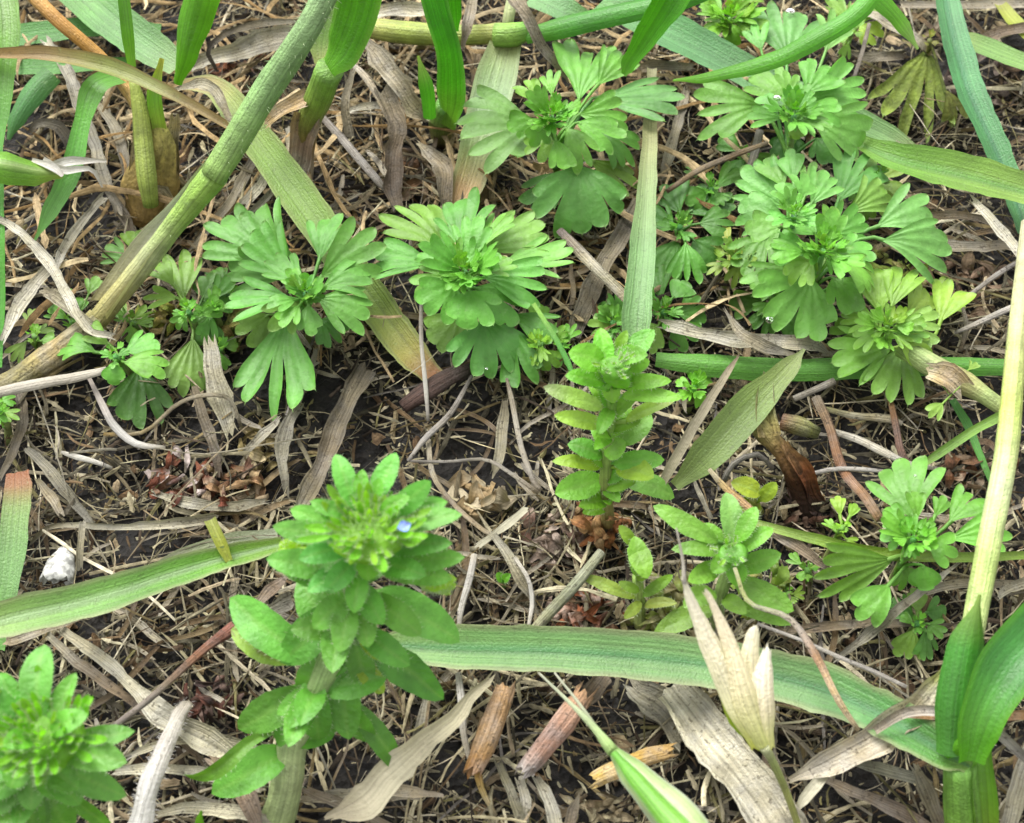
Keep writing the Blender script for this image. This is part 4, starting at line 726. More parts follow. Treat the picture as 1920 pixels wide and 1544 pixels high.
o = blade_thing('short yellow green leaf from the left edge with a frayed white tip', [(-60, 300, 1.6, 70), (0, 305, 1.6, 68), (60, 318, 1.45, 50), (118, 326, 1.3, 14)], ['6cb830', '78bc34', '7cbc38', 'a8c860'], M_SMOOTH, a=-.8, fold=-.3, mid='b8d088')
for q in ([(90, 318, 1.35, 18), (130, 305, 1.35, 20), (200, 303, 1.2, 6)], [(80, 300, 1.4, 12), (120, 322, 1.38, 16), (170, 318, 1.3, 10), (192, 352, 1.1, 4)], [(60, 300, 1.42, 8), (100, 315, 1.42, 16), (118, 330, 1.4, 8)]):
    mb = MB(); rib(mb, q, ['d8d4c4', 'e8e4dc', 'd8d0c4'], a=1, crump=.08); t_ = mb.build('frayed_tip', M_PALE); t_.parent = o; t_.data.transform(Matrix.Translation(-o.location))
blade_thing('broad green blade with brown burnt tip standing at the left edge', [(34, 886, .7, 40), (34, 930, .65, 52), (25, 1020, .5, 52), (12, 1110, .35, 46), (-8, 1220, .15, 36)], ['9c5c30', 'a8784c', '88b070', '80b474', '7ab070', '6ca458', '62a048'], a=.3, torn=.1)
blade_thing('long pale green blade sweeping from the left edge up to the tall hairy weed', [(-50, 1180, 1.2, 62), (60, 1152, 1.15, 70), (200, 1118, 1.05, 66), (330, 1075, .9, 58), (430, 1045, .8, 44), (530, 1022, .7, 30)], ['98bc78', '8cbc70', '84bc6c', '78b45c', '6cac44', '74ac3c', '80b048'], a=.45, fold=.25, edge='b8b890', mid='a8c890')
blade_thing('pale blue green ribbed blade hanging straight down in the centre right', [(1222, 130, .8, 18), (1218, 250, .9, 28), (1212, 360, 1.0, 36), (1204, 470, 1.0, 48), (1194, 580, .9, 56), (1190, 660, .7, 44)], ['a8a478', 'b8b880', '98b888', '84b480', '80b47c', '80b478'], a=.5, fold=.2)
blade_thing('striped blue green blade diving under the top right weed', [(1130, 0, 1.0, 66), (1230, 50, .95, 72), (1330, 100, .8, 72), (1440, 160, .6, 66), (1560, 215, .5, 60), (1660, 255, .4, 50), (1760, 320, .25, 14)], ['6cac64', '6cb078', '74b484', '80b888', '7cb47c', '84b47c', 'a8b484'], a=.3, fold=.15)
blade_thing('long dark blue green blade crossing the top right corner', [(1765, -40, 1.3, 40), (1785, 60, 1.2, 52), (1820, 180, 1.0, 56), (1862, 270, .85, 48), (1890, 340, .7, 44), (1925, 440, .55, 40)], ['64a878', '5ea474', '58a06c', '60a470', '62a870'], a=.4, fold=.25, mid='48885c')
blade_thing('wide apple green blade running off the right edge below the blue green one', [(1610, 270, .9, 34), (1680, 300, 1.0, 60), (1780, 325, 1.0, 74), (1860, 345, 1.0, 72), (1960, 372, 1.0, 60)], ['84bc54', '7ab84c', '84b858', '8cbc60', '94c068'], a=.5, fold=.25, mid='68a440')
blade_thing('brilliant green narrow blade curving over the top right weed', [(1262, 150, 1.5, 6), (1330, 142, 1.8, 24), (1450, 110, 2.2, 36), (1540, 65, 2.5, 40), (1610, 20, 2.7, 38), (1660, -40, 2.9, 30)], ['80c830', '60b41c', '54ac10', '58b414', '64bc20'], M_SMOOTH, a=-.8)
blade_thing('brilliant green blade tip pointing down near the olive fan leaf', [(1600, -40, 2.6, 30), (1650, -5, 2.5, 44), (1690, 40, 2.2, 34), (1722, 92, 1.9, 6)], ['64bc20', '60b818', '74c430', 'a8d880'], M_SMOOTH, a=-.6)
blade_thing('shiny green blade falling steeply beside the tall leaning weed', [(1300, -60, 2.9, 70), (1265, 0, 2.5, 66), (1225, 60, 2.0, 56), (1185, 115, 1.5, 34), (1170, 140, 1.3, 12)], ['58ac28', '4ca41c', '58ac28', '6cb440'], M_SMOOTH, a=.7, fold=.2)
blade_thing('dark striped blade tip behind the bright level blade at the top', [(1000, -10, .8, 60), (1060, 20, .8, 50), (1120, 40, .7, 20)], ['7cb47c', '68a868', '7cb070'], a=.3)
blade_thing('level green blade threaded behind the stacked weed and the creeping stem', [(1230, 672, .45, 30), (1330, 682, .45, 44), (1480, 690, .4, 46), (1650, 686, .4, 42), (1800, 684, .4, 36), (1960, 690, .4, 30)], ['6cb04c', '64ac44', '68b04c', '5ca43c', '58a038'], a=-.4, fold=-.35)
blade_thing('olive green pointed blade leaning over the dark hollow, its tip beside the lobed leaves', [(1508, 655, 1.3, 6), (1470, 700, 1.25, 44), (1400, 770, 1.1, 72), (1330, 850, .9, 66), (1265, 912, .6, 24)], ['8ca070', '84a05c', '7a9c54', '7c9c58', '84a060'], a=.3, fold=.12)
blade_thing('thin green blade bridging from the creeping stem to the lower right weed', [(1890, 775, .9, 20), (1830, 805, .8, 18), (1770, 845, .6, 18), (1735, 868, .5, 12)], ['84b450', '80b454', '80b050'], a=.8)
blade_thing('thin dark green blade in the hollow behind the leaning pale stalk', [(1785, 750, .4, 14), (1815, 800, .35, 18), (1835, 850, .3, 14), (1865, 920, .2, 10)], ['54a048', '58a448', '5ca048'], a=.6)
blade_thing('narrow green blade drawn level behind the fresh lower right weed', [(1415, 982, .8, 16), (1520, 1010, .8, 20), (1640, 1038, .75, 24), (1780, 1046, .7, 20), (1930, 1042, .6, 16)], ['98b868', '84ac48', '84ac40', '80a844', '7ca044'], a=.9)
blade_thing('short pale blade in the top right corner behind the blue green blade', [(1800, 70, .6, 30), (1850, 90, .6, 40), (1950, 130, .6, 34)], ['98bc74', '80b468', '84b468'], a=.4)
blade_thing('yellow green blade scrap at the very top right corner', [(1870, 0, .5, 22), (1900, 40, .5, 30), (1930, 70, .5, 26)], ['b8bc58', 'a8bc48', 'a4b850'], a=.5)
blade_thing('hair thin green blade arching down to the crown of the stacked weed', [(1000, 570, 1.4, 8), (1035, 625, 1.5, 10), (1062, 675, 1.7, 11), (1076, 712, 1.9, 8)], ['8cc458', '4c9838', '4c9838'], a=.9)
blade_thing('greyish blade remnant lying behind the long pale green blade', [(520, 1000, .25, 20), (430, 1022, .3, 44), (340, 1050, .25, 40), (260, 1085, .2, 16)], ['a8b090', '8c9c80', '8c9880', '84907c'], a=.3)
blade_thing('small bright tip poking up at the bottom edge near the tall hairy weed', [(378, 1570, .8, 20), (376, 1540, 1.0, 18), (378, 1520, 1.2, 4)], ['78bc38', '70b834'], M_SMOOTH, a=.9)
blade_thing('yellow green blade stub forked over the grey blade remnant', [(430, 1052, .8, 14), (415, 1020, .9, 22), (395, 975, 1.0, 22)], ['c0cc58', 'a8b850', 'c4cc70'], a=1.0, fold=.4)
# green white spikelet at the bottom
r = thing('grass_spikelet', 'green and white grass spikelet pointing down out of the bottom edge', 'seed head', P(1240, 1480, .5), 'grass seed heads')
part('awn', r, M_PALE, tube, [(1010, 1262, 1.5, 4), (1060, 1310, 1.6, 7), (1110, 1360, 1.7, 14), (1150, 1410, 1.8, 24)], ['d8d8c0', 'c8d4a8', 'a8c878'], ns=8)
part('awn', r, M_PALE, tube, [(1040, 1262, 1.5, 4), (1090, 1325, 1.6, 6), (1130, 1385, 1.7, 12)], ['d8d8c0', 'c8d0a8'], ns=8)
part('husk', r, M_SMOOTH, rib, [(1140, 1395, 1.8, 18), (1190, 1450, 1.9, 60), (1260, 1520, 2.0, 86), (1340, 1600, 2.1, 60)], ['94cc74', 'bce0a8', 'd0e8c4', 'a8dc84'], a=-1.3, edge='e8f0e0')
part('husk', r, M_SMOOTH, rib, [(1150, 1410, 1.86, 14), (1200, 1470, 1.98, 34), (1270, 1550, 2.1, 50), (1340, 1620, 2.2, 40)], ['74c444', '84d054', '94d46c'], a=-1.2, edge='c8e8b0')

# ------------------------------------------------------------------ dead things
def dull(x):
    x = c(x); m = sum(x)/3; g = (m*1.22, m*1.14, m*.80); return mix(x, g, .75)
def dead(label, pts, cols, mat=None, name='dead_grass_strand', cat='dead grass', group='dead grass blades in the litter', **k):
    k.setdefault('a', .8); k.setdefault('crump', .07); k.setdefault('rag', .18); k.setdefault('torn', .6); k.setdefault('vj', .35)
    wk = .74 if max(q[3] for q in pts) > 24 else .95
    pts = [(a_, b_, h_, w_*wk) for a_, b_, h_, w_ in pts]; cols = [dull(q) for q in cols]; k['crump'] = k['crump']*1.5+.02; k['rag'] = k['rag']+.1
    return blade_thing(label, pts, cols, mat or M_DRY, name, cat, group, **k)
def straw(label, pts, cols, mat=None, name='straw', cat='straw', group='dry straws in the litter', **k):
    p = P(*pts[len(pts)//2][:3]); rp = Vector((p.x, p.y, max(0, gh(p.x, p.y)))); mb = MB()
    k.setdefault('rng', random.Random(int(pts[0][0]*3+pts[0][1]*5+99))); k.setdefault('ns', 9); k.setdefault('rough', .18); k.setdefault('flat', .6)
    tube(mb, pts, cols, **k); ob = mb.build(name, mat or M_DRY); ob.location = rp; ob.data.transform(Matrix.Translation(-rp)); return tag(ob, label, cat, group)
W1, W2, T1, T2, B1, B2, R1, GY = 'd8d2c4', 'c4bba8', 'c8b48c', 'b49c74', '8c6c48', '6c4c34', 'a86c50', '9c9484'
dead('broad pale dead culm lying under the seed husk down to the bottom edge', [(1262, 1290, .35, 96), (1320, 1370, .4, 116), (1400, 1470, .4, 122), (1480, 1580, .4, 120)], [W2, 'cfc4ac', 'c4b8a0', 'b8a890'], a=1.1, crump=.03, rag=.06)
dead('broad ribbed greyish culm fragment behind the pale one', [(1180, 1280, .15, 50), (1240, 1330, .2, 90), (1290, 1390, .15, 80)], ['a89c84', '94886c', 'a0947c'], a=.9)
dead('papery cream sheath widening toward the bottom beside the tall hairy weed', [(925, 1272, .8, 26), (880, 1320, .85, 36), (800, 1392, .9, 48), (745, 1440, .9, 92), (690, 1500, .8, 80), (620, 1530, .6, 20)], ['c8b888', 'd0c498', 'd8c8a4', 'e0d2bc', 'dcc8b4', 'd8b8a0'], M_PALE, a=1.0, crump=.08, rag=.15)
straw('thick hollow tan culm piece with frayed lower end', [(948, 1290, .6, 36), (930, 1340, .6, 42), (910, 1395, .55, 40), (885, 1450, .45, 34)], ['b8905c', 'b89468', 'c4a070', 'c08c50'], flat=.75, ns=18, rough=.3, torn=1.2, caps=False)
straw('thick hollow pinkish culm piece right of the tan one', [(1096, 1300, .6, 36), (1060, 1350, .6, 42), (1020, 1400, .55, 38), (984, 1448, .45, 34)], ['c8a078', 'c49c84', 'b48468', 'cfc4bc'], flat=.75, ns=18, rough=.3, torn=1.2, caps=False)
straw('yellow straw piece lying level near the spikelet', [(1262, 1408, .4, 26), (1210, 1422, .45, 34), (1160, 1440, .45, 32), (1116, 1462, .4, 28)], ['c8a468', 'd4ac5c', 'd8b45c', 'e0b850'], flat=.6, ns=14, rough=.35, torn=1.2, caps=False)
straw('white woolly stalk rising from the bottom edge at lower left', [(255, 1570, .9, 46), (275, 1490, 1.0, 42), (302, 1415, .95, 34), (330, 1355, .75, 28), (350, 1320, .55, 22)], [c(q, 1.0) for q in ('fcf8f4', 'fcf8f4', 'f4ece4', 'f0e8dc', 'e8dcc8')], M_HUSK, hair=.9, hlen=.05, haircol='e0dcd8', flat=.8, name='woolly_stalk', cat='stalk', rough=.4, seg=.05)
dead('broad pale blade lying slantwise to the foot of the tall hairy weed', [(110, 1172, .5, 22), (170, 1220, .55, 30), (240, 1280, .6, 38), (310, 1340, .6, 60), (390, 1390, .5, 66), (480, 1440, .4, 34)], [T1, T1, W2, 'd4c4a8', 'cdbd9c', W2], a=.8)
dead('orange brown blade crossing under the broad pale one', [(90, 1190, .55, 20), (150, 1245, .5, 26), (240, 1310, .45, 26), (310, 1360, .4, 24), (380, 1430, .3, 16)], ['d0c0a0', 'b88458', 'a86c40', 'b87048', 'c08458'], a=.9)
straw('thin reddish straw crossing over the slanting pale blades', [(440, 1175, .8, 26), (380, 1220, .8, 18), (310, 1285, .85, 14), (250, 1335, .8, 12), (180, 1385, .7, 10)], ['a05c44', '9c6c50', '8c7c68', '94887c', '7c6c60'])
dead('brick red blade scrap behind the left leaves of the tall hairy weed', [(535, 1085, .6, 22), (505, 1110, .6, 34), (475, 1140, .55, 14)], ['b06c54', 'a86850', 'b47c60'], a=.5)
dead('grey brown blade lying behind the left leaves of the tall hairy weed', [(550, 1125, .4, 40), (500, 1150, .35, 32), (440, 1185, .3, 20)], ['9c8c70', 'a49478', '8c7c68'])
dead('tan twisted sheath end under the long pale green blade at the left edge', [(10, 1200, .6, 36), (60, 1185, .6, 40), (110, 1172, .55, 20), (150, 1160, .5, 10)], ['b88858', 'c09c6c', 'a88c60', '887850'], a=1)
dead('weathered white blade slanting from the left edge over the rhizome', [(-40, 395, 1.0, 16), (30, 430, 1.0, 24), (90, 490, .9, 26), (130, 560, .8, 24), (165, 620, .65, 18), (212, 632, .6, 14)], ['c8c0b8', 'd0cac0', 'c4b8ac', 'd4cdc2', 'c4b8a4', W2], a=1, crump=.1)
dead('weathered pale blade rising along the left edge toward the crossing white one', [(5, 640, .5, 20), (30, 585, .6, 32), (70, 530, .7, 34), (105, 490, .8, 24)], ['c0b8a8', 'cfc8bc', 'b8aca0', 'c0b4a4'], a=.9, crump=.1)
dead('tan torn sheath piece caught under the white blade', [(80, 548, .7, 22), (110, 560, .7, 34), (150, 595, .6, 26), (200, 628, .5, 14)], ['b89c78', 'c8b490', 'd0c0a4', W1], a=1)
dead('speckled grey straw running down the upper left from blade to litter', [(85, 75, .5, 26), (125, 130, .5, 30), (150, 200, .5, 30), (178, 270, .45, 30), (200, 345, .4, 28), (225, 400, .35, 18)], ['b4aca4', 'aca094', 'a89c90', 'b0a498', 'a08c80', 'a08468'], a=1.1)
dead('speckled grey straw branch leading down left to the white blades', [(198, 370, .45, 20), (165, 405, .45, 18), (130, 455, .45, 20), (105, 500, .5, 18)], ['a4988c', 'a89c94', 'b4aca4', 'c0b8b0'], a=1.1)
dead('brown dead blade end below the speckled grey straws', [(205, 360, .3, 22), (230, 400, .3, 28), (250, 440, .25, 20)], ['ac9484', '94704c', '80583c'])
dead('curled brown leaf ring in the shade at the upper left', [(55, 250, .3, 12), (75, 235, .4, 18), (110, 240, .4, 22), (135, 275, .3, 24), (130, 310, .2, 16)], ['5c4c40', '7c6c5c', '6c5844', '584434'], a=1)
straw('long white straw lying level across the left edge', [(-50, 748, .5, 20), (60, 722, .55, 22), (130, 710, .6, 20), (200, 694, .6, 14)], ['c8c0b0', 'd4ccbc', 'cfc6b4', 'dcd4c4'], M_PALE)
straw('bent white fibre dropping from the little weed to the withered clump', [(165, 705, .4, 8), (195, 765, .4, 14), (215, 800, .35, 16), (255, 832, .3, 14), (310, 840, .3, 8)], ['a89c90', 'c4bab0', 'd8d4cc', 'dcd8d0', W2], M_PALE)
straw('short white straw splinter lying on the dark litter at the left', [(115, 848, .15, 6), (140, 856, .18, 12), (175, 865, .18, 10), (210, 878, .12, 6)], [W1, 'e8e4d8', W1], M_PALE)
straw('thin hooked straw arching over the hollow to the beige leaf', [(195, 815, .2, 8), (270, 810, .3, 8), (330, 760, .5, 8), (380, 742, .55, 9), (430, 748, .5, 8), (452, 800, .3, 7)], ['b89c60', 'a89870', '988c70', 'a4987c', 'a49c80', '94886c'])
dead('upright beige leaf with a notched top left of centre', [(392, 640, .7, 34), (402, 700, .6, 46), (415, 750, .45, 54), (435, 812, .25, 36)], ['b0a890', 'b4a888', 'b8ac84', 'bcae88'], a=.4, torn=.8)
dead('brown strip lying beside the beige leaf', [(365, 730, .35, 18), (385, 790, .3, 24), (405, 850, .25, 24), (410, 890, .2, 14)], ['94704c', '8c6c50', '84604c', '784c3c'])
dead('brown decaying culm lying toward the tall hairy weed', [(690, 690, .2, 60), (650, 760, .25, 56), (620, 840, .25, 50), (585, 910, .25, 48), (560, 960, .2, 30)], ['6c5840', '7c6444', '8c6c44', '946c48', 'a08450', 'a88c54'], a=1.2, crump=.06)
straw('dark ribbed twig lying under the full round weed', [(755, 765, .35, 24), (800, 735, .4, 36), (850, 705, .4, 34), (885, 690, .35, 20)], ['4c3830', '5c4840', '54443c', '4c4038'], ns=12, rough=.35)
straw('pale upright fibre hanging below the full round weed', [(790, 560, .9, 7), (790, 640, .7, 8), (798, 720, .5, 9), (803, 790, .3, 7)], ['a0988c', 'c8c0b0', 'd8d4c8', 'b4aca0'], M_PALE)
straw('curved grey rootlet below the dark twig', [(885, 705, .4, 7), (845, 775, .45, 12), (800, 820, .4, 12), (765, 865, .3, 7)], ['8c8478', 'a49c90', 'aca498', '9c9488'])
straw('long curved rootlet from the dark twig down to the crossed straws', [(803, 825, .3, 11), (812, 890, .3, 11), (850, 945, .35, 9), (900, 990, .4, 9), (925, 1005, .4, 8)], ['b4a88c', 'a89c80', 'a08c6c', 'b4a07c', W2])
straw('fine arched rootlet spanning the bare centre', [(770, 865, .3, 5), (840, 866, .35, 6), (910, 862, .4, 7), (960, 890, .4, 8), (1010, 925, .3, 8)], ['8c8478', 'a49c8c', 'aca494', 'b0a898', 'a09078'])
straw('upright rootlet beside the black hole in the centre', [(950, 710, .5, 6), (962, 760, .45, 10), (978, 840, .35, 11), (1000, 900, .3, 12), (1015, 920, .25, 8)], ['9c9078', 'b4a890', 'b0a490', 'a89880'])
dead('tan broken straw standing in the centre litter', [(948, 750, .3, 12), (942, 800, .35, 20), (935, 860, .3, 18), (925, 890, .25, 12)], ['8c7450', 'b09c74', 'b8a884', '98865c'])
dead('flat white chaff piece crossed over the brown straw', [(988, 952, .5, 14), (950, 985, .55, 16), (925, 1003, .5, 12), (895, 1025, .4, 14)], ['e0dcd0', 'd4cec0', 'c8c0b0', 'd8d4cc'], M_PALE, crump=.02, a=.3)
dead('striped dry blade end pointing down from the crossed chaff', [(925, 1000, .5, 18), (950, 1040, .5, 30), (975, 1085, .4, 34), (1000, 1125, .3, 14)], [W2, 'c4b898', 'a89468', '7c6848'])
straw('greyish green stalk lying above the long blade', [(1128, 1035, .7, 18), (1080, 1095, .65, 22), (1030, 1150, .6, 22), (1000, 1182, .55, 18)], ['b0b090', 'a4a888', 'a8a884', 'b4b08c'], flat=.9, rough=.05, ns=12)
straw('pale thin fibre curving down to the long blade', [(965, 1045, .5, 7), (990, 1085, .5, 8), (998, 1130, .5, 9), (990, 1180, .5, 8)], [W2, W1, 'd0c8b8'])
straw('grey crinkled fibre beside the right leaf of the tall hairy weed', [(890, 1040, .4, 12), (880, 1090, .4, 14), (865, 1140, .35, 12), (860, 1185, .3, 8)], [W2, W1, 'a8a090'])
straw('pale split stick slanting under the striped blade', [(1050, 432, .7, 16), (1090, 475, .75, 22), (1140, 525, .75, 22), (1185, 570, .7, 20)], ['94847c', 'b4a88c', 'b8b08c', 'b0a488'])
dead('wide brown dead blade standing behind the pale split stick', [(1200, 380, .4, 44), (1160, 450, .4, 48), (1110, 540, .3, 52), (1075, 625, .2, 42)], ['b09070', '8c6c4c', 'a08464', '947454', '8c7858'], a=.5)
dead('pale dead blade lying level toward the olive blade', [(1240, 610, .5, 24), (1310, 625, .55, 32), (1390, 640, .6, 42), (1470, 642, .6, 40), (1530, 650, .5, 26), (1560, 668, .4, 6)], ['c4bcb4', W2, 'b8ac98', 'c4b49c', 'bcac8c', 'a8987c'], a=.9)
dead('pointed tan blade tip lying on the level pale blade', [(1362, 585, .9, 5), (1385, 620, .85, 22), (1430, 650, .75, 24), (1490, 668, .6, 12)], ['a88c64', 'b89c74', 'a08c70', 'b4a084'])
dead('pink beige narrow blade leaning in front of the olive blade', [(1385, 668, 1.6, 6), (1360, 705, 1.5, 18), (1310, 785, 1.25, 26), (1270, 855, 1.0, 28), (1238, 912, .75, 22)], ['a87450', 'c8a888', 'c8b098', 'c4b090', 'bcb088'], M_PALE, a=.6, crump=.02, rag=.05)
r = thing('grass_stub', 'bent brown stub of a cut grass stem sinking into the dark hollow', 'grass stub', P(1520, 975, 0), None)
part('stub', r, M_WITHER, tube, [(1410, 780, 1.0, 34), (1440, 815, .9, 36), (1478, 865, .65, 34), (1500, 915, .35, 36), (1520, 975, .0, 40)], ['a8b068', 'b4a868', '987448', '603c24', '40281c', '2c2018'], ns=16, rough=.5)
part('sheath', r, M_DRY, rib, [(1440, 700, 1.2, 20), (1432, 760, 1.1, 36), (1440, 820, .95, 44)], ['9cb078', 'a8a868', 'a8945c'], a=1.3)
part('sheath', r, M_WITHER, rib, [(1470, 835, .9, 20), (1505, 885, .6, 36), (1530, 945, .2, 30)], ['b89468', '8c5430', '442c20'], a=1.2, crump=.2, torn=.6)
straw('short green brown nub behind the bent stub', [(1465, 790, .3, 30), (1500, 800, .3, 38), (1530, 812, .2, 26)], ['885c38', '98985c', '8c9450'], flat=1, ns=12)
r = thing('creeping_stem', 'thick pale green creeping stem with a torn joint running to the leaning stalk', 'stem', P(1800, 730, .2), None)
part('stem', r, M_STEM, tube, [(1690, 650, .8, 40), (1745, 685, .8, 44), (1800, 715, .75, 46), (1850, 745, .7, 34), (1890, 775, .65, 28)], ['98c058', 'a8b878', 'b8b070', 'a4b870', 'a8b468'], ns=14, rough=.12)
part('torn_sheath', r, M_DRY, rib, [(1740, 700, .85, 30), (1780, 705, .9, 50), (1810, 735, .8, 40)], ['d0c090', 'b89c6c', 'c8b890'], a=1, crump=.2, torn=.6)
for q in ((1800, 725, 1742, 782, 40), (1780, 740, 1750, 700, 30), (1810, 700, 1830, 680, 26)):
    mb = MB(); B_, T_ = P(q[0], q[1], .85), P(q[2], q[3], .8); lobed(mb, B_, T_, q[4]*S(B_), c('98c468'), nf=3, rng=R); mb.build('leaf', M_LEAF, r, weld=True)
r = thing('seed_husk', 'open dry cream seed husk standing over the long blade', 'seed head', P(1500, 1570, 0), 'grass seed heads')
part('stem', r, M_STEM, tube, [(1510, 1590, .3, 12), (1480, 1500, .9, 14), (1450, 1430, 1.5, 16), (1432, 1400, 1.8, 20)], ['a8b060', 'b4b868', 'b0c070', 'd8dca8'], ns=9)
part('husk_scale', r, M_HUSK, rib, [(1425, 1402, 1.8, 30), (1382, 1320, 2.2, 46), (1340, 1220, 2.6, 42), (1303, 1140, 2.9, 22), (1283, 1090, 3.1, 8)], [c(q, 1.6) for q in ['d8dc68', 'f4ecc4', 'fcf0d8', 'fcf2e0', 'fcf4e4']], a=-1.0, crump=.07, torn=.5, fold=-.2)
part('husk_scale', r, M_HUSK, rib, [(1436, 1402, 1.82, 30), (1402, 1320, 2.25, 52), (1374, 1220, 2.6, 30), (1336, 1130, 2.9, 13), (1322, 1108, 3.0, 10)], [c(q, 1.6) for q in ['dce08c', 'f8ecc8', 'fcecd4', 'fcf0dc']], a=-1.2, torn=.2)
part('husk_scale', r, M_HUSK, rib, [(1440, 1404, 1.78, 30), (1432, 1340, 2.1, 52), (1430, 1270, 2.3, 44), (1440, 1215, 2.4, 14)], [c(q, 1.6) for q in ['e0e090', 'f4e8c4', 'fcf0dc', 'fcf4e4']], a=-1.1, torn=.5)
part('husk_scale', r, M_HUSK, rib, [(1425, 1330, 2.0, 40), (1405, 1260, 2.3, 44), (1412, 1195, 2.5, 26), (1415, 1178, 2.55, 14)], [c(q, 1.6) for q in ['f4e8c8', 'f4e8c8', 'fcf4e0']], a=-1, torn=.3)
part('husk_scale', r, M_SMOOTH, rib, [(1425, 1400, 1.75, 16), (1385, 1350, 1.95, 34), (1352, 1290, 2.15, 16)], ['98bc38', '9cc030', 'b4c460'], a=-1.2, label='green remnant at the husk base')
part('awn', r, M_PALE, tube, [(1283, 1095, 3.08, 9), (1280, 1050, 3.2, 6), (1268, 990, 3.4, 3)], ['e0d8c8', 'd8d0c0'], ns=6)
straw('thin beige curved straw from the sprawling weed down to the long blade', [(1378, 1065, 1.5, 8), (1405, 1130, 1.5, 9), (1480, 1160, 1.45, 12), (1530, 1230, 1.35, 15), (1570, 1310, 1.3, 14), (1610, 1370, 1.2, 9)], ['c8c890', 'b8c078', W2, 'b8906c', 'c8b080', T1])
straw('long fine pale fibre under the beige curved straw', [(1420, 1170, .7, 7), (1500, 1200, .8, 7), (1580, 1235, .8, 8), (1640, 1260, .8, 9), (1700, 1288, .9, 7)], ['b8b0a4', 'c4bcb0', 'bcb4a8', 'd0c8bc'])
dead('grey straw bundle slanting up to the leaning stalk', [(1570, 1235, .4, 16), (1640, 1180, .5, 28), (1720, 1115, .6, 22), (1800, 1055, .65, 8)], ['8c8068', 'a09478', 'b0a48c', W2])
dead('red brown straw lying level below the sprawling weed', [(1440, 1185, .25, 16), (1530, 1178, .3, 20), (1640, 1168, .3, 18), (1800, 1175, .25, 12)], ['9c7050', '98643c', 'a87c50', '946c4c'])
dead('long brown red blade at the bottom edge near the stout grass foot', [(1540, 1460, .3, 14), (1600, 1485, .35, 26), (1680, 1520, .35, 36), (1780, 1580, .3, 34)], ['a07858', '9c6c50', '946048', '88604c'])
dead('white pointed splinter below the dead sheath', [(1560, 1440, .7, 10), (1530, 1470, .7, 22), (1505, 1500, .6, 20), (1492, 1525, .5, 5)], ['c8c0b4', 'dcd8d0', 'e4e0d8'], M_PALE)
dead('pale speckled blade in the bottom right corner', [(1935, 1380, .6, 24), (1915, 1450, .55, 40), (1895, 1520, .5, 44), (1880, 1590, .4, 40)], ['b8ac98', 'b4a890', 'a89c84'])
dead('brown cupped leaf leaning on the stout grass foot', [(1715, 1440, .5, 20), (1735, 1480, .5, 40), (1755, 1530, .4, 34), (1770, 1570, .3, 20)], ['98885c', 'a0845c', '84603c'])
dead('grey green weathered blade between splinter and stout grass foot', [(1590, 1430, .3, 10), (1640, 1440, .35, 30), (1700, 1455, .35, 30), (1740, 1470, .3, 14)], ['7c8468', '8c9080', '848c74'])
# bottom litter straws
dead('long tan blade lying level along the bottom by the hairy stem', [(560, 1500, .4, 20), (640, 1492, .45, 28), (730, 1482, .45, 34), (820, 1490, .35, 14)], ['c8a478', 'ccb08c', 'd4b090', 'c49068'])
dead('orange brown blade running off the bottom edge', [(570, 1480, .45, 14), (640, 1510, .45, 24), (740, 1560, .4, 22)], ['c08450', 'c49058', 'b87c44'])
dead('pale double blade level at the bottom left under the woolly stalk', [(215, 1448, .5, 16), (300, 1440, .55, 20), (400, 1455, .5, 24), (490, 1480, .4, 14)], [W2, 'd4c8ac', 'b8a080', T2])
dead('ragged pale blade between the woolly stalk and the hairy stem', [(240, 1420, .4, 12), (300, 1395, .45, 26), (380, 1385, .45, 34), (470, 1405, .4, 30), (500, 1410, .3, 12)], ['c0b49c', 'c8b894', 'a89468', 'd0c4a8', 'b8a888'])
dead('terracotta dead blade folded beside the pale hairy stem foot', [(390, 1420, .5, 26), (430, 1450, .5, 40), (465, 1500, .45, 44), (490, 1570, .4, 30)], ['b87858', 'ac6450', 'a45c48', '98604c'])
dead('shaggy pale blade along the bottom edge', [(290, 1530, .3, 14), (360, 1515, .35, 34), (450, 1525, .35, 36), (520, 1540, .3, 16)], ['c0b090', 'ccc0a0', 'd0c4b0', 'b8a888'])
dead('tan standing blade left of the hollow tan culm', [(800, 1310, .3, 22), (790, 1360, .3, 30), (775, 1400, .25, 26)], ['a8987c', 'a89870', '988464'])
straw('pale upright straw crossing behind the cream sheath', [(860, 1262, .5, 12), (866, 1320, .5, 16), (870, 1380, .45, 13), (885, 1440, .35, 9)], [W2, W1, W2, 'b8ac90'])
straw('forked yellow root under the hollow tan culm', [(895, 1448, .35, 16), (905, 1485, .3, 12), (930, 1530, .2, 8)], ['d0a458', 'c8b070', 'b8a884'])
dead('wide white scrap under the pinkish culm', [(975, 1465, .3, 26), (985, 1500, .3, 28), (985, 1540, .25, 20)], ['b4a890', 'bcb09c', 'a89c84'])
dead('grey white blade stub standing at the bottom centre', [(1005, 1455, .3, 20), (1025, 1490, .35, 32), (1040, 1540, .3, 34), (1045, 1590, .2, 28)], ['b0a898', 'bcb4a4', 'b4ac9c'])
dead('brown scale upright at the bottom centre', [(1085, 1492, .5, 8), (1075, 1520, .4, 26), (1065, 1560, .3, 26)], ['b89878', 'a07450', '8c6444'])
dead('olive yellow bent stem at the bottom centre', [(935, 1430, .3, 14), (955, 1480, .35, 20), (975, 1530, .3, 18), (990, 1580, .2, 14)], ['98905c', 'a49860', 'a89c6c'])
dead('rust brown blade behind the long blade above the pinkish culm', [(1130, 1270, .4, 40), (1110, 1300, .4, 50), (1080, 1330, .35, 26)], ['b87440', '9c5834', 'a87850'])
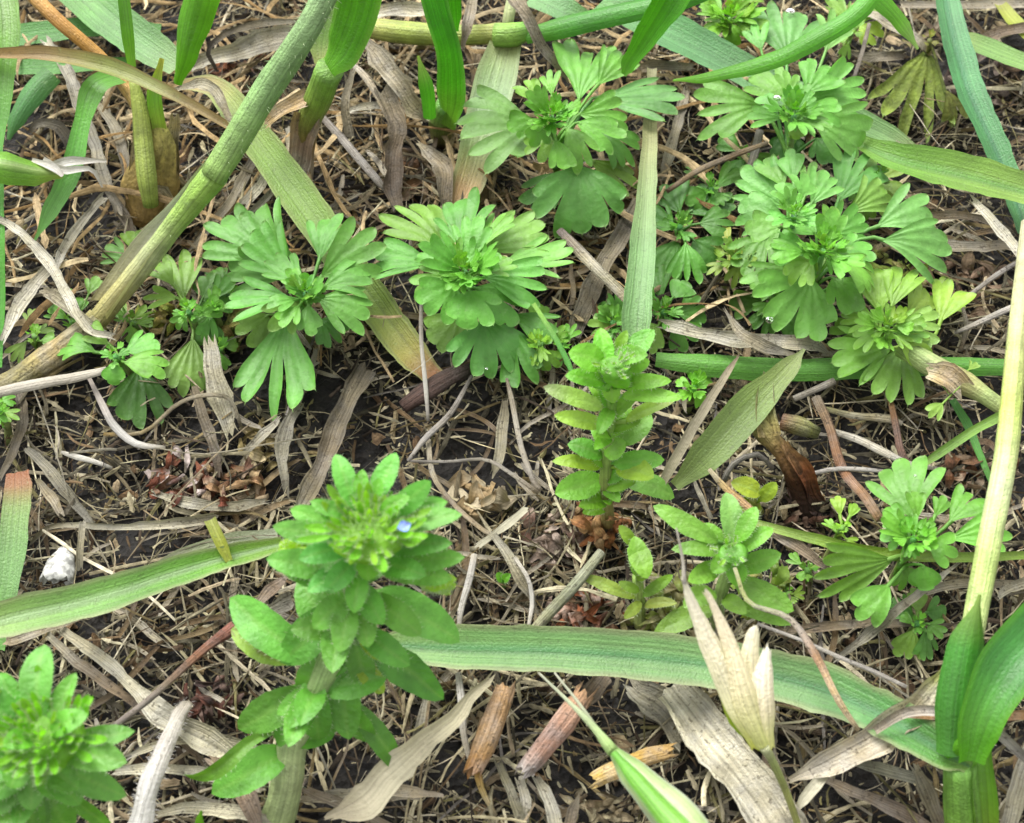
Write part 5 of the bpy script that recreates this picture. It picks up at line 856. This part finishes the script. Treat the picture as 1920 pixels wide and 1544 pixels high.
# centre, left
dead('dry pale root lying level from the left to the withered clump', [(60, 1020, .2, 8), (90, 990, .3, 13), (140, 985, .35, 14), (220, 990, .35, 18), (310, 985, .4, 26), (400, 975, .35, 34)], ['947444', 'b09468', 'c0b090', 'c8c0b4', 'c0b4a4', 'a8947c'], a=1.3)
dead('upright tan splinter beside the white shell', [(155, 980, .6, 12), (152, 1020, .5, 14), (150, 1065, .3, 12)], ['c8b48c', 'c0a878', 'b09c70'])
dead('curled brown leaf beside the burnt tip blade', [(70, 900, .2, 14), (95, 930, .3, 26), (115, 965, .25, 20)], ['a08850', 'c09858', 'b89060'])
dead('long grey culm running down the left litter', [(50, 840, .2, 18), (90, 880, .25, 28), (130, 930, .25, 30), (175, 985, .2, 20)], ['8c8068', '9c9078', '90846c', '888070'])
dead('brown straw bundle at the left above the grey culm', [(30, 720, .2, 20), (45, 780, .2, 30), (25, 850, .2, 22), (0, 900, .2, 14)], ['7c5c40', '8c6c4c', '7c6448'])
dead('grey withered stem standing left of the brown culm', [(560, 760, .3, 26), (535, 810, .3, 34), (530, 870, .25, 30), (540, 930, .2, 16)], ['94886c', '847c6c', '8c8474', '6c6458'])
dead('pale straw crossing toward the grey withered stem', [(525, 785, .35, 10), (495, 815, .35, 22), (465, 845, .3, 14)], ['b0a48c', 'aca088', '8c8064'])
# top centre
dead('long crumpled grey white culm lying across the top left', [(350, 130, .4, 34), (430, 105, .5, 56), (530, 80, .6, 66), (640, 60, .6, 50)], ['a8a094', 'b8aca0', 'a89884', 'b8aca0'], a=1.2, crump=.1)
dead('dark rimmed curled leaf looped on the grey culm', [(405, 130, .6, 8), (392, 95, .8, 10), (430, 62, .95, 14), (500, 45, 1.0, 18), (560, 42, .9, 8)], ['4c3828', '5c4430', '8c7458', 'a89880'], a=1)
dead('white papery culm end at the top centre', [(690, 30, .7, 30), (740, 22, .8, 44), (800, 20, .8, 34), (860, 20, .7, 20)], ['c8bcb0', 'c8b8a4', 'd0c8bc', 'b8a890'], a=1.1)
dead('crumpled tan leaf draped beside the wide shiny blade', [(690, 90, 1.1, 26), (715, 120, 1.1, 54), (745, 160, .95, 62), (775, 200, .7, 50), (795, 225, .5, 20)], ['a88c70', 'c8a888', 'd0ac88', 'd0a884', 'b88860'], M_DRY, a=1.1, crump=.16, rag=.3)
dead('folded brown leaf hanging from the crumpled tan one', [(720, 170, .9, 40), (745, 230, .7, 48), (738, 290, .5, 50), (738, 350, .35, 46), (745, 400, .25, 30)], ['b08c6c', 'a47858', '8c5838', '7c4828', '946848'], M_DRY, a=1.2, crump=.15)
dead('small tan leaf curled right of the folded brown one', [(780, 268, .5, 10), (805, 290, .55, 34), (830, 320, .5, 44), (835, 380, .35, 30)], ['c8ac80', 'c49c70', 'a87c50', '946c44'], a=1.1, crump=.15)
dead('thin brown leaf crossing the runner at the top', [(892, -20, 1.3, 24), (878, 40, 1.3, 26), (868, 90, 1.0, 10)], ['a8907c', 'ac8468', 'b08064'])
dead('twisted grey tan leaf falling from the runner node', [(955, -20, 1.7, 50), (985, 30, 1.6, 34), (1010, 80, 1.3, 26), (1045, 120, 1.0, 24), (1065, 150, .7, 12)], ['b89078', 'b49078', '8c7c68', 'c4a484', 'b89474'], a=1.1, tw=.6)
straw('white fine fibre slanting left of the folded brown leaf', [(655, 115, .5, 10), (690, 150, .6, 14), (720, 205, .5, 10), (735, 240, .4, 6)], [W2, 'c8b898', 'b8a480'])
straw('dark grey straw slanting into the hollow left of the folded leaf', [(600, 215, .3, 12), (650, 270, .35, 16), (700, 330, .3, 16), (725, 360, .2, 8)], ['8c8478', 'b0a89c', '948c80'])
dead('dead stub of grass beside the hollow under the runner', [(480, 290, .2, 24), (455, 340, .25, 26), (425, 390, .25, 22), (350, 480, .2, 14)], ['b49470', 'b89c7c', 'a48c6c', '9c8468'])
dead('tan curled strip bridging the upper left foot to the thick stem', [(330, 170, 1.0, 14), (375, 160, 1.2, 24), (405, 175, 1.25, 24), (430, 225, 1.2, 14)], ['b49c70', 'c0a878', 'c4ac78', 'b09060'], a=1)
# more upper thatch
dead('long pale curved blade in the hollow below the thick stem node', [(470, 400, .25, 10), (520, 350, .4, 18), (545, 300, .45, 20), (540, 240, .35, 12)], ['c4b490', 'cfc09c', 'b8a478', 'a89468'])
dead('tan flat blade lying left of the hollow under the orange stalk', [(180, 190, .25, 12), (215, 240, .3, 26), (235, 300, .3, 24), (238, 350, .2, 12)], ['b8a480', 'a8906c', '9c8058', '8c7050'])
dead('narrow cream blade crossing level below the runner', [(640, 215, .3, 10), (690, 200, .35, 16), (760, 205, .35, 18), (820, 230, .3, 10)], ['cfc3a4', 'c4b48c', 'b8a478', 'c8b890'])
dead('dark tan blade pointing up between second and third grass plants', [(655, 260, .3, 22), (648, 190, .6, 26), (662, 130, .8, 14)], ['8c7450', 'a88c60', 'b89c70'])
dead('short cream blade leaning on the big leafed weed from behind', [(455, 385, .35, 22), (490, 350, .45, 22), (505, 310, .5, 12)], ['b8a884', 'c4b48c', 'cfc09c'])
dead('frayed tan blade right of the tall leaning weed near the dark hollow', [(960, 430, .35, 14), (985, 470, .4, 26), (1005, 520, .35, 20)], ['a8906c', 'b8a078', '9c8460'])
dead('pale flat blade across the thatch above the forked yellow stub', [(290, 925, .25, 14), (360, 945, .3, 22), (440, 950, .3, 20), (500, 940, .25, 10)], ['a89c80', 'c0b494', 'b4a47c', 'a08c68'])
# right side
dead('orange brown leaf strip under the two armed leaf', [(1730, 405, .4, 14), (1780, 405, .45, 20), (1840, 412, .45, 16), (1900, 435, .35, 8)], ['a86c30', 'b87838', 'a06c3c', '8c6444'])
dead('pink tan level blade at the right edge', [(1750, 460, .4, 26), (1820, 465, .45, 30), (1880, 462, .4, 28), (1950, 470, .4, 20)], ['a88868', 'c0a080', 'a88470', 'b89c84'])
dead('white weathered blade falling to the leaning pale stalk', [(1820, 372, .9, 14), (1845, 400, .9, 20), (1880, 440, .85, 22), (1915, 480, .8, 24), (1935, 520, .7, 20)], ['d0c4b4', W1, 'cfc6bc', 'c4b8a8'])
straw('pale thin straw slanting from the right edge above the level blade', [(1940, 560, .7, 10), (1880, 585, .65, 12), (1820, 612, .6, 10), (1790, 625, .5, 6)], ['c4bcb0', 'c8c0b0', 'aca090'])
straw('long fine straw slanting down from the right edge', [(1930, 480, .5, 8), (1870, 515, .5, 10), (1810, 560, .45, 8)], ['a89c90', 'b8b0a4', '9c9080'])
straw('thin fork of straw standing behind the creeping stem', [(1800, 560, .4, 5), (1812, 610, .4, 9), (1800, 660, .3, 9)], ['948874', 'a49880', '8c7c60'])
dead('tan level straw at the top right edge', [(1690, 10, .5, 14), (1780, 12, .5, 18), (1860, 10, .5, 20), (1950, 8, .5, 16)], ['a88c80', 'b89c90', 'c0a898', 'b8a090'])
dead('orange brown leaf scrap in the top right corner', [(1830, 80, .5, 22), (1880, 62, .55, 34), (1940, 50, .5, 26)], ['c08c6c', 'b06c3c', 'a87848'])
dead('tan creased leaf between the pale seedling and olive fan leaf', [(1620, 25, .6, 20), (1670, 50, .6, 36), (1720, 75, .6, 26), (1740, 100, .5, 12)], ['c8b498', 'b8a084', 'c0a888', 'a88c6c'], crump=.2)
dead('dark brown cup leaf below the olive fan stalk', [(1580, 95, .3, 20), (1630, 110, .3, 32), (1690, 105, .3, 24)], ['94785c', 'a48868', '846444'], crump=.2)
straw('thin pale straw standing between the two top right weeds', [(1630, 45, .6, 8), (1615, 105, .5, 8), (1595, 165, .35, 7)], ['aca090', 'b8ac9c', '988c80'])
dead('orange tan blade scrap below the striped blue green blade', [(1290, 158, .4, 16), (1320, 165, .45, 30), (1370, 185, .4, 26), (1395, 205, .3, 12)], ['c09464', 'b88c5c', 'a8744c', 'b48c6c'])
dead('reddish curled strip at the top, behind the falling blade', [(1195, 130, .5, 18), (1240, 125, .5, 24), (1300, 128, .5, 20)], ['b4845c', 'a87050', 'c0946c'])
dead('beige dead blade standing right of the tall leaning weed', [(1285, 170, .4, 24), (1275, 220, .4, 30), (1255, 290, .3, 28), (1240, 340, .2, 16)], ['c0a088', 'b89880', 'c0a890', 'a08468'])
straw('brown twig slanting left of the pale fingered weed', [(1440, 268, .9, 9), (1380, 290, .8, 12), (1310, 320, .65, 12), (1250, 360, .5, 9)], ['a08c6c', '988060', 'a08c6c', '7c6448'])
straw('grey straw standing under the pale top right weed', [(1425, 245, .7, 16), (1415, 290, .6, 18), (1400, 330, .5, 12)], ['a49c90', 'b0a898', 'a09484'])
straw('tan brown jointed straw running down to the lower right weed', [(1530, 745, .5, 18), (1555, 800, .5, 18), (1580, 880, .5, 20), (1620, 930, .55, 20), (1650, 975, .6, 18)], ['8c7c60', '94785c', 'a07454', 'a88464', 'b08c64'])
straw('white straw lying across the hollow above the fresh lower right weed', [(1565, 810, .45, 12), (1610, 825, .5, 14), (1660, 850, .5, 16), (1710, 872, .45, 12), (1770, 880, .4, 6)], ['b4ac98', 'ccc4b0', 'c8c0ac', 'b8b0a0'])
straw('thin white arc of straw right of the bent stub', [(1510, 892, .5, 8), (1560, 880, .55, 9), (1610, 880, .55, 9), (1660, 885, .5, 7)], ['c8c0b4', 'd0c8bc', 'bcb4a8'])
straw('grey twig piece beside the big lower leaf of the ragged weed', [(1488, 748, .45, 12), (1520, 735, .5, 12), (1565, 715, .5, 14)], ['a09888', '9c9484', '8c8474'])
straw('brown red dead stem standing right of the hollow', [(1668, 745, .5, 10), (1680, 800, .45, 14), (1690, 850, .4, 16), (1710, 880, .3, 14)], ['a07c50', '7c5c48', '806050', '6c5848'])
straw('bulging pale rootlet lying in the dark hollow', [(1540, 765, .3, 10), (1600, 780, .3, 14), (1660, 785, .3, 18), (1692, 795, .3, 10)], ['989460', 'a49c7c', 'b4a884', 'c4b8a0'])
straw('orange tan straw tip between the stub and the sprawling weed', [(1330, 880, .9, 8), (1360, 915, .9, 14), (1395, 945, .85, 16), (1415, 962, .8, 12)], ['c4b888', 'c8a46c', 'c89460'])
dead('brick coloured straw crossing above the tiny round seedling', [(1440, 995, .7, 14), (1480, 1015, .75, 24), (1530, 1050, .7, 18), (1555, 1070, .6, 8)], ['b88468', 'b07860', 'a86c50'])
straw('curved pale root arching in the hollow left of the bent stub', [(1355, 905, .4, 10), (1375, 870, .5, 11), (1420, 852, .55, 11), (1450, 880, .4, 9)], ['8c8474', 'b0a898', 'a89c88'])
dead('grey white straw crossing at the right edge below the leaning stalk', [(1870, 1120, .5, 12), (1900, 1100, .5, 20), (1950, 1085, .5, 20)], ['b0a494', 'b8a890', 'c8b8a4'])
dead('tan straw at the right edge behind the wrapped sheath', [(1730, 1110, .3, 20), (1800, 1095, .35, 26), (1880, 1095, .3, 24), (1950, 1100, .3, 20)], ['a88c68', 'b49870', 'ac9074', 'b49c7c'])

# ------------------------------------------------------------------ withered clumps, shell, drops
def clump(label, C, rx, ry, n, pal, w0=18, name='withered_leaf_clump', seed=1, mat=None, up=.5):
    rg = random.Random(seed); cx, cy, h = C; p = P(cx, cy, 0); root = thing(name, label, 'withered leaves', Vector((p.x, p.y, gh(p.x, p.y))), 'withered leaf clumps')
    mb = MB()
    for i in range(n):
        a = rg.uniform(0, 6.28); q = math.sqrt(rg.random()); x = cx+math.cos(a)*rx*q; y = cy+math.sin(a)*ry*q; hh = h*(1-q*.6)*rg.uniform(.3, 1)
        L = rg.uniform(16, 42); b = rg.uniform(0, 6.28); w_ = rg.uniform(.5, 1.2)*w0
        pts = [(x-math.cos(b)*L*.6, y-math.sin(b)*L*.6, hh*.7, w_*.5), (x+rg.uniform(-6, 6), y+rg.uniform(-6, 6), hh+rg.uniform(0, .12), w_), (x+math.cos(b)*L*.6+rg.uniform(-8, 8), y+math.sin(b)*L*.6, hh*.8+rg.uniform(-.1, .1), w_*.3)]
        cl = rg.choice(pal); rib(mb, pts, [cl, rg.choice(pal), cl], a=rg.uniform(.6, 1.5)*rg.choice((1, -1)), crump=.18, rag=.3, torn=.3, rng=rg, seg=.06, nc=5, vj=.4, tw=rg.uniform(-1, 1))
    mb.build('leaves', mat or M_WITHER, root); return root
clump('reddish brown crumpled flower remains at the left of centre', (335, 905, .45), 55, 55, 34, ['6c3824', '8c5438', '5c3020', 'b08c70', 'd4c4bc', '7c4830'], seed=1)
clump('reddish tan crumpled remains touching the first clump on its right', (425, 915, .45), 62, 60, 38, ['7c4430', 'a88460', 'c0a88c', '6c3c28', 'b89c70', '8c6c48'], seed=2)
clump('papery tan husks lying in front of the stacked weed', (895, 935, .35), 60, 38, 24, ['c4b494', 'b89c70', 'a89c80', '8c7850', 'd0c0a0'], w0=30, seed=3, mat=M_PALE)
clump('orange brown withered leaves around the foot of the stacked weed', (1130, 985, .7), 55, 45, 34, ['b88454', 'c89c68', '9c6438', 'd0b080', '8c5c34', 'b07040'], w0=20, seed=4)
clump('grey pink shrivelled scraps lying right of the crossed chaff', (1040, 1010, .25), 70, 60, 34, ['b09c8c', '8c7868', '7c5c4c', 'c4b0a0', '6c5848'], w0=22, seed=5)
clump('rust brown shrivelled scraps behind the long blade', (1100, 1155, .25), 80, 40, 34, ['9c5c38', '7c4428', 'b0886c', '8c6c58', 'c0a898'], seed=6)
clump('yellow brown decayed leaves on the thatch left of the brown culm', (490, 850, .25), 40, 50, 22, ['b8a468', '9c8c5c', 'c4b48c', '8c7c50'], seed=7)
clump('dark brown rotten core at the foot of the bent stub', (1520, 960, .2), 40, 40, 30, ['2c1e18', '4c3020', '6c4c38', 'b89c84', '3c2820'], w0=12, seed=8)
clump('grey green withered growth below the star shaped shoots', (1240, 1165, .35), 80, 32, 30, ['a4ac70', '94a45c', 'a8a078', '84984c', '8c7c58'], seed=9)
clump('brown crumpled leaves in the hollow right of the jointed straw', (1830, 875, .25), 70, 40, 30, ['8c5c38', '7c6450', 'a08468', '6c4830', 'b09c84'], seed=10)
clump('brown shrivelled leaves by the right edge above the level pink blade', (1820, 540, .25), 80, 60, 34, ['9c8468', '7c5c44', 'b89c80', 'a88c74'], seed=12)
clump('russet wet leaf scraps in the litter left of the tall hairy weed', (385, 1310, .22), 60, 40, 30, ['5c3c30', '7c4c3c', '8c7468', '4c3c38'], seed=13, w0=14)
clump('faded green withered leaves beside the small shaded weed', (420, 600, .4), 40, 50, 24, ['7c9448', 'a0a458', '6c8c3c', 'b09c58', '58803c'], seed=14)
clump('yellow green decaying leaves under the small shaded weed', (300, 600, .25), 60, 34, 22, ['98a448', 'b09c50', '84a040', 'a08c58'], seed=15)
clump('olive withered leaves at the thicket foot near the tan leaf strip', (1690, 500, .3), 60, 40, 26, ['a0b058', 'b8b070', '849c48', 'a88c64'], seed=16)
clump('pale yellow green half withered leaves left of the seed husk tip', (1255, 1130, .5), 60, 55, 30, ['a8b868', '98b058', 'b0a870', '8cac54', 'a89870'], seed=31, w0=22, mat=M_HAIRY)
clump('yellow green curled leaves tangled into the sprawling pale weed', (1420, 1095, .8), 55, 60, 26, ['98bc58', 'a8c060', '88b050', 'b0a868'], seed=32, w0=24, mat=M_HAIRY)
clump('dark curled leaf remains in the top right hollow', (1840, 150, .25), 70, 60, 30, ['5c4c40', '7c6c60', '4c3c34', '948478'], seed=17)
clump('brown leaf scraps under the grey culm at the top left', (440, 120, .3), 50, 40, 22, ['8c5430', 'a86c44', '5c4030', '7c5c44'], seed=18, w0=12)
clump('dull husks at the foot of the crumpled tan leaf', (785, 330, .25), 60, 50, 24, ['84705c', 'a48c70', '5c4838', '8c6848'], seed=19)
clump('beige dry scraps near the bottom centre', (1130, 1520, .2), 90, 40, 30, ['948464', 'b0a080', 'c4b894', '7c6c54'], seed=20)
# shell
r = P(115, 1055, .05); root = thing('snail_shell', 'broken white snail shell fragment lying on the litter at the left', 'shell', r); mb = MB(); rg = random.Random(3)
s_ = S(P(115, 1055, .3)); cx_, rows = P(115, 1058, .25), []
for k in range(13):
    t = k/12; row = []
    for j in range(25):
        a = j/24*math.pi*2; rr = (8+20*math.sin(min(1.5, t*1.7))+.8*math.sin(t*26))*s_*(1+.05*math.sin(a*3+t*9))
        v = 1-t; ln = 58*s_*(v-.45)-(rg.uniform(0, 16)*s_ if k == 12 else 0)
        ax = Vector((.15, .95, .15)).normalized(); e1 = Vector((1, -.1, 0)).normalized(); e2 = ax.cross(e1).normalized()
        row.append(mb.add(cx_+ax*ln+e1*math.cos(a)*rr+e2*math.sin(a)*rr*.55, (.5, .5, .45), (t, a)))
    rows.append(row)
mb.grid(rows); ob = mb.build('shell_wall', M_SHELL, root)
sd_ = ob.modifiers.new('thickness', 'SOLIDIFY'); sd_.thickness = .02
# drops
def drop(label, x, y, h, rpx):
    p = P(x, y, h); rr = rpx*S(p)*.62; mb = MB(); rows = []
    for k in range(9):
        ph = math.pi*k/8; rows.append([mb.add(Vector((math.cos(2*math.pi*j/16)*math.sin(ph)*rr, math.sin(2*math.pi*j/16)*math.sin(ph)*rr, math.cos(ph)*rr*.45)), (1, 1, 1)) for j in range(17)])
    mb.grid(rows); ob = mb.build('water_drop', M_WATER, weld=True); ob.location = p; tag(ob, label, 'water drop', 'water drops on leaves')
drop('water drop shining on a young leaf of the pale top right weed', 1457, 184, 1.86, 12)
drop('water drop on the topmost leaf tips at the upper right', 1482, 22, 1.0, 14)
drop('water drop at the lowest leaf tip of the big right hand weed', 1443, 600, .92, 13)
drop('tiny water bead on the lower leaf of the full round weed', 912, 692, .68, 6)
drop('tiny water bead at the crown of the fresh lower right weed', 1716, 893, 1.5, 5)

# ------------------------------------------------------------------ medium loose straws, copied
protos = []
for i in range(8):
    rg = random.Random(100+i); mb = MB(); L = rg.uniform(.5, 1.5); a0 = 0; p = Vector((-L/2, 0, 0)); Q = []
    w_ = rg.choice((.03, .04, .055, .08))
    for k in range(5):
        Q.append((p.copy(), w_*(.5 if k in (0, 4) else 1))); a0 += rg.uniform(-.35, .35); p += Vector((math.cos(a0), math.sin(a0), rg.uniform(-.08, .08)))*L/4
    mb.ci = i % 5; cl = (('b8ac94', 'a89c84'), ('8c7858', 'a08c68'), ('c8bca4', 'b4a88c'), ('6c5840', '7c6848'), ('9c948c', '847c70'))[mb.ci]
    rib(mb, Q, list(cl)+[cl[0]], a=1.0, crump=.08, rag=.15, torn=.4, nc=5, world=True, N=Vector((0, 0, 1)), rng=rg, vj=.3, seg=.12); protos.append(mb)
rg = random.Random(55); ADJ = {0: 0}
SHORT = [(572, 545, 'big leafed weed'), (872, 505, 'full round weed'), (1035, 215, 'tall leaning weed'), (1490, 210, 'pale top right weed'), (1545, 465, 'two armed weed'), (1665, 610, 'ragged yellowish weed'),
    (1715, 1005, 'fresh lower right weed'), (690, 1000, 'tall hairy weed'), (80, 1370, 'bottom left hairy weed'), (1150, 780, 'stacked weed'), (1370, 1070, 'sprawling pale weed'), (115, 1060, 'white shell'), (1370, 1250, 'seed husk'),
    (213, 662, 'little three leaved weed'), (335, 905, 'reddish crumpled clump'), (1520, 960, 'rotten stub foot'), (940, 1360, 'hollow tan culm'), (285, 330, 'scaly brown grass foot'), (1190, 1440, 'yellow straw piece'), (320, 1440, 'woolly stalk'), (1740, 170, 'olive fan leaf'), (1275, 420, 'shaded dark weed'), (800, 740, 'dark ribbed twig'), (895, 935, 'papery husks'), (440, 1050, 'forked yellow stub')]
meshes = {}; seen = set()
for i in range(420):
    x, y = rg.uniform(20, 1900), rg.uniform(20, 1530); k = rg.randrange(8); rz = rg.uniform(0, 3.14)
    if nz(Vector((x*.004, y*.004, 7))) < -.2: continue
    d_, sx_, sy_, nm = min((math.hypot(x-a, y-b), a, b, t) for a, b, t in SHORT)
    if d_ > 330: continue
    dr = ('to the left of' if x < sx_ else 'to the right of') if abs(x-sx_) > abs(y-sy_) else ('above' if y < sy_ else 'below')
    col_ = ('pale grey', 'brown', 'cream', 'dark brown', 'dull grey')[protos[k].ci]
    ang_ = 'lying level' if rz < .5 or rz > 2.64 else ('lying upright' if 1.07 < rz < 2.07 else 'lying slantwise')
    lb = f'{col_} straw scrap {ang_} {dr} the {nm}'
    if lb in seen: continue
    seen.add(lb); p = P(x, y, 0); z = gh(p.x, p.y)+rg.uniform(.14, .32)
    if k not in meshes: o = protos[k].build('loose_straw', M_DRY); meshes[k] = o
    else: o = meshes[k].copy(); sc.collection.objects.link(o)
    o.location = (p.x, p.y, z); o.rotation_euler = (rg.uniform(-.15, .15), rg.uniform(-.15, .15), rz); s_ = rg.uniform(.6, 1.1); o.scale = (s_, s_, s_)
    tag(o, lb, 'straw', 'loose straws in the thatch')
for o in sc.collection.objects:
    if o.parent is None and 'label' in o and 'kind' not in o: o['kind'] = 'thing'
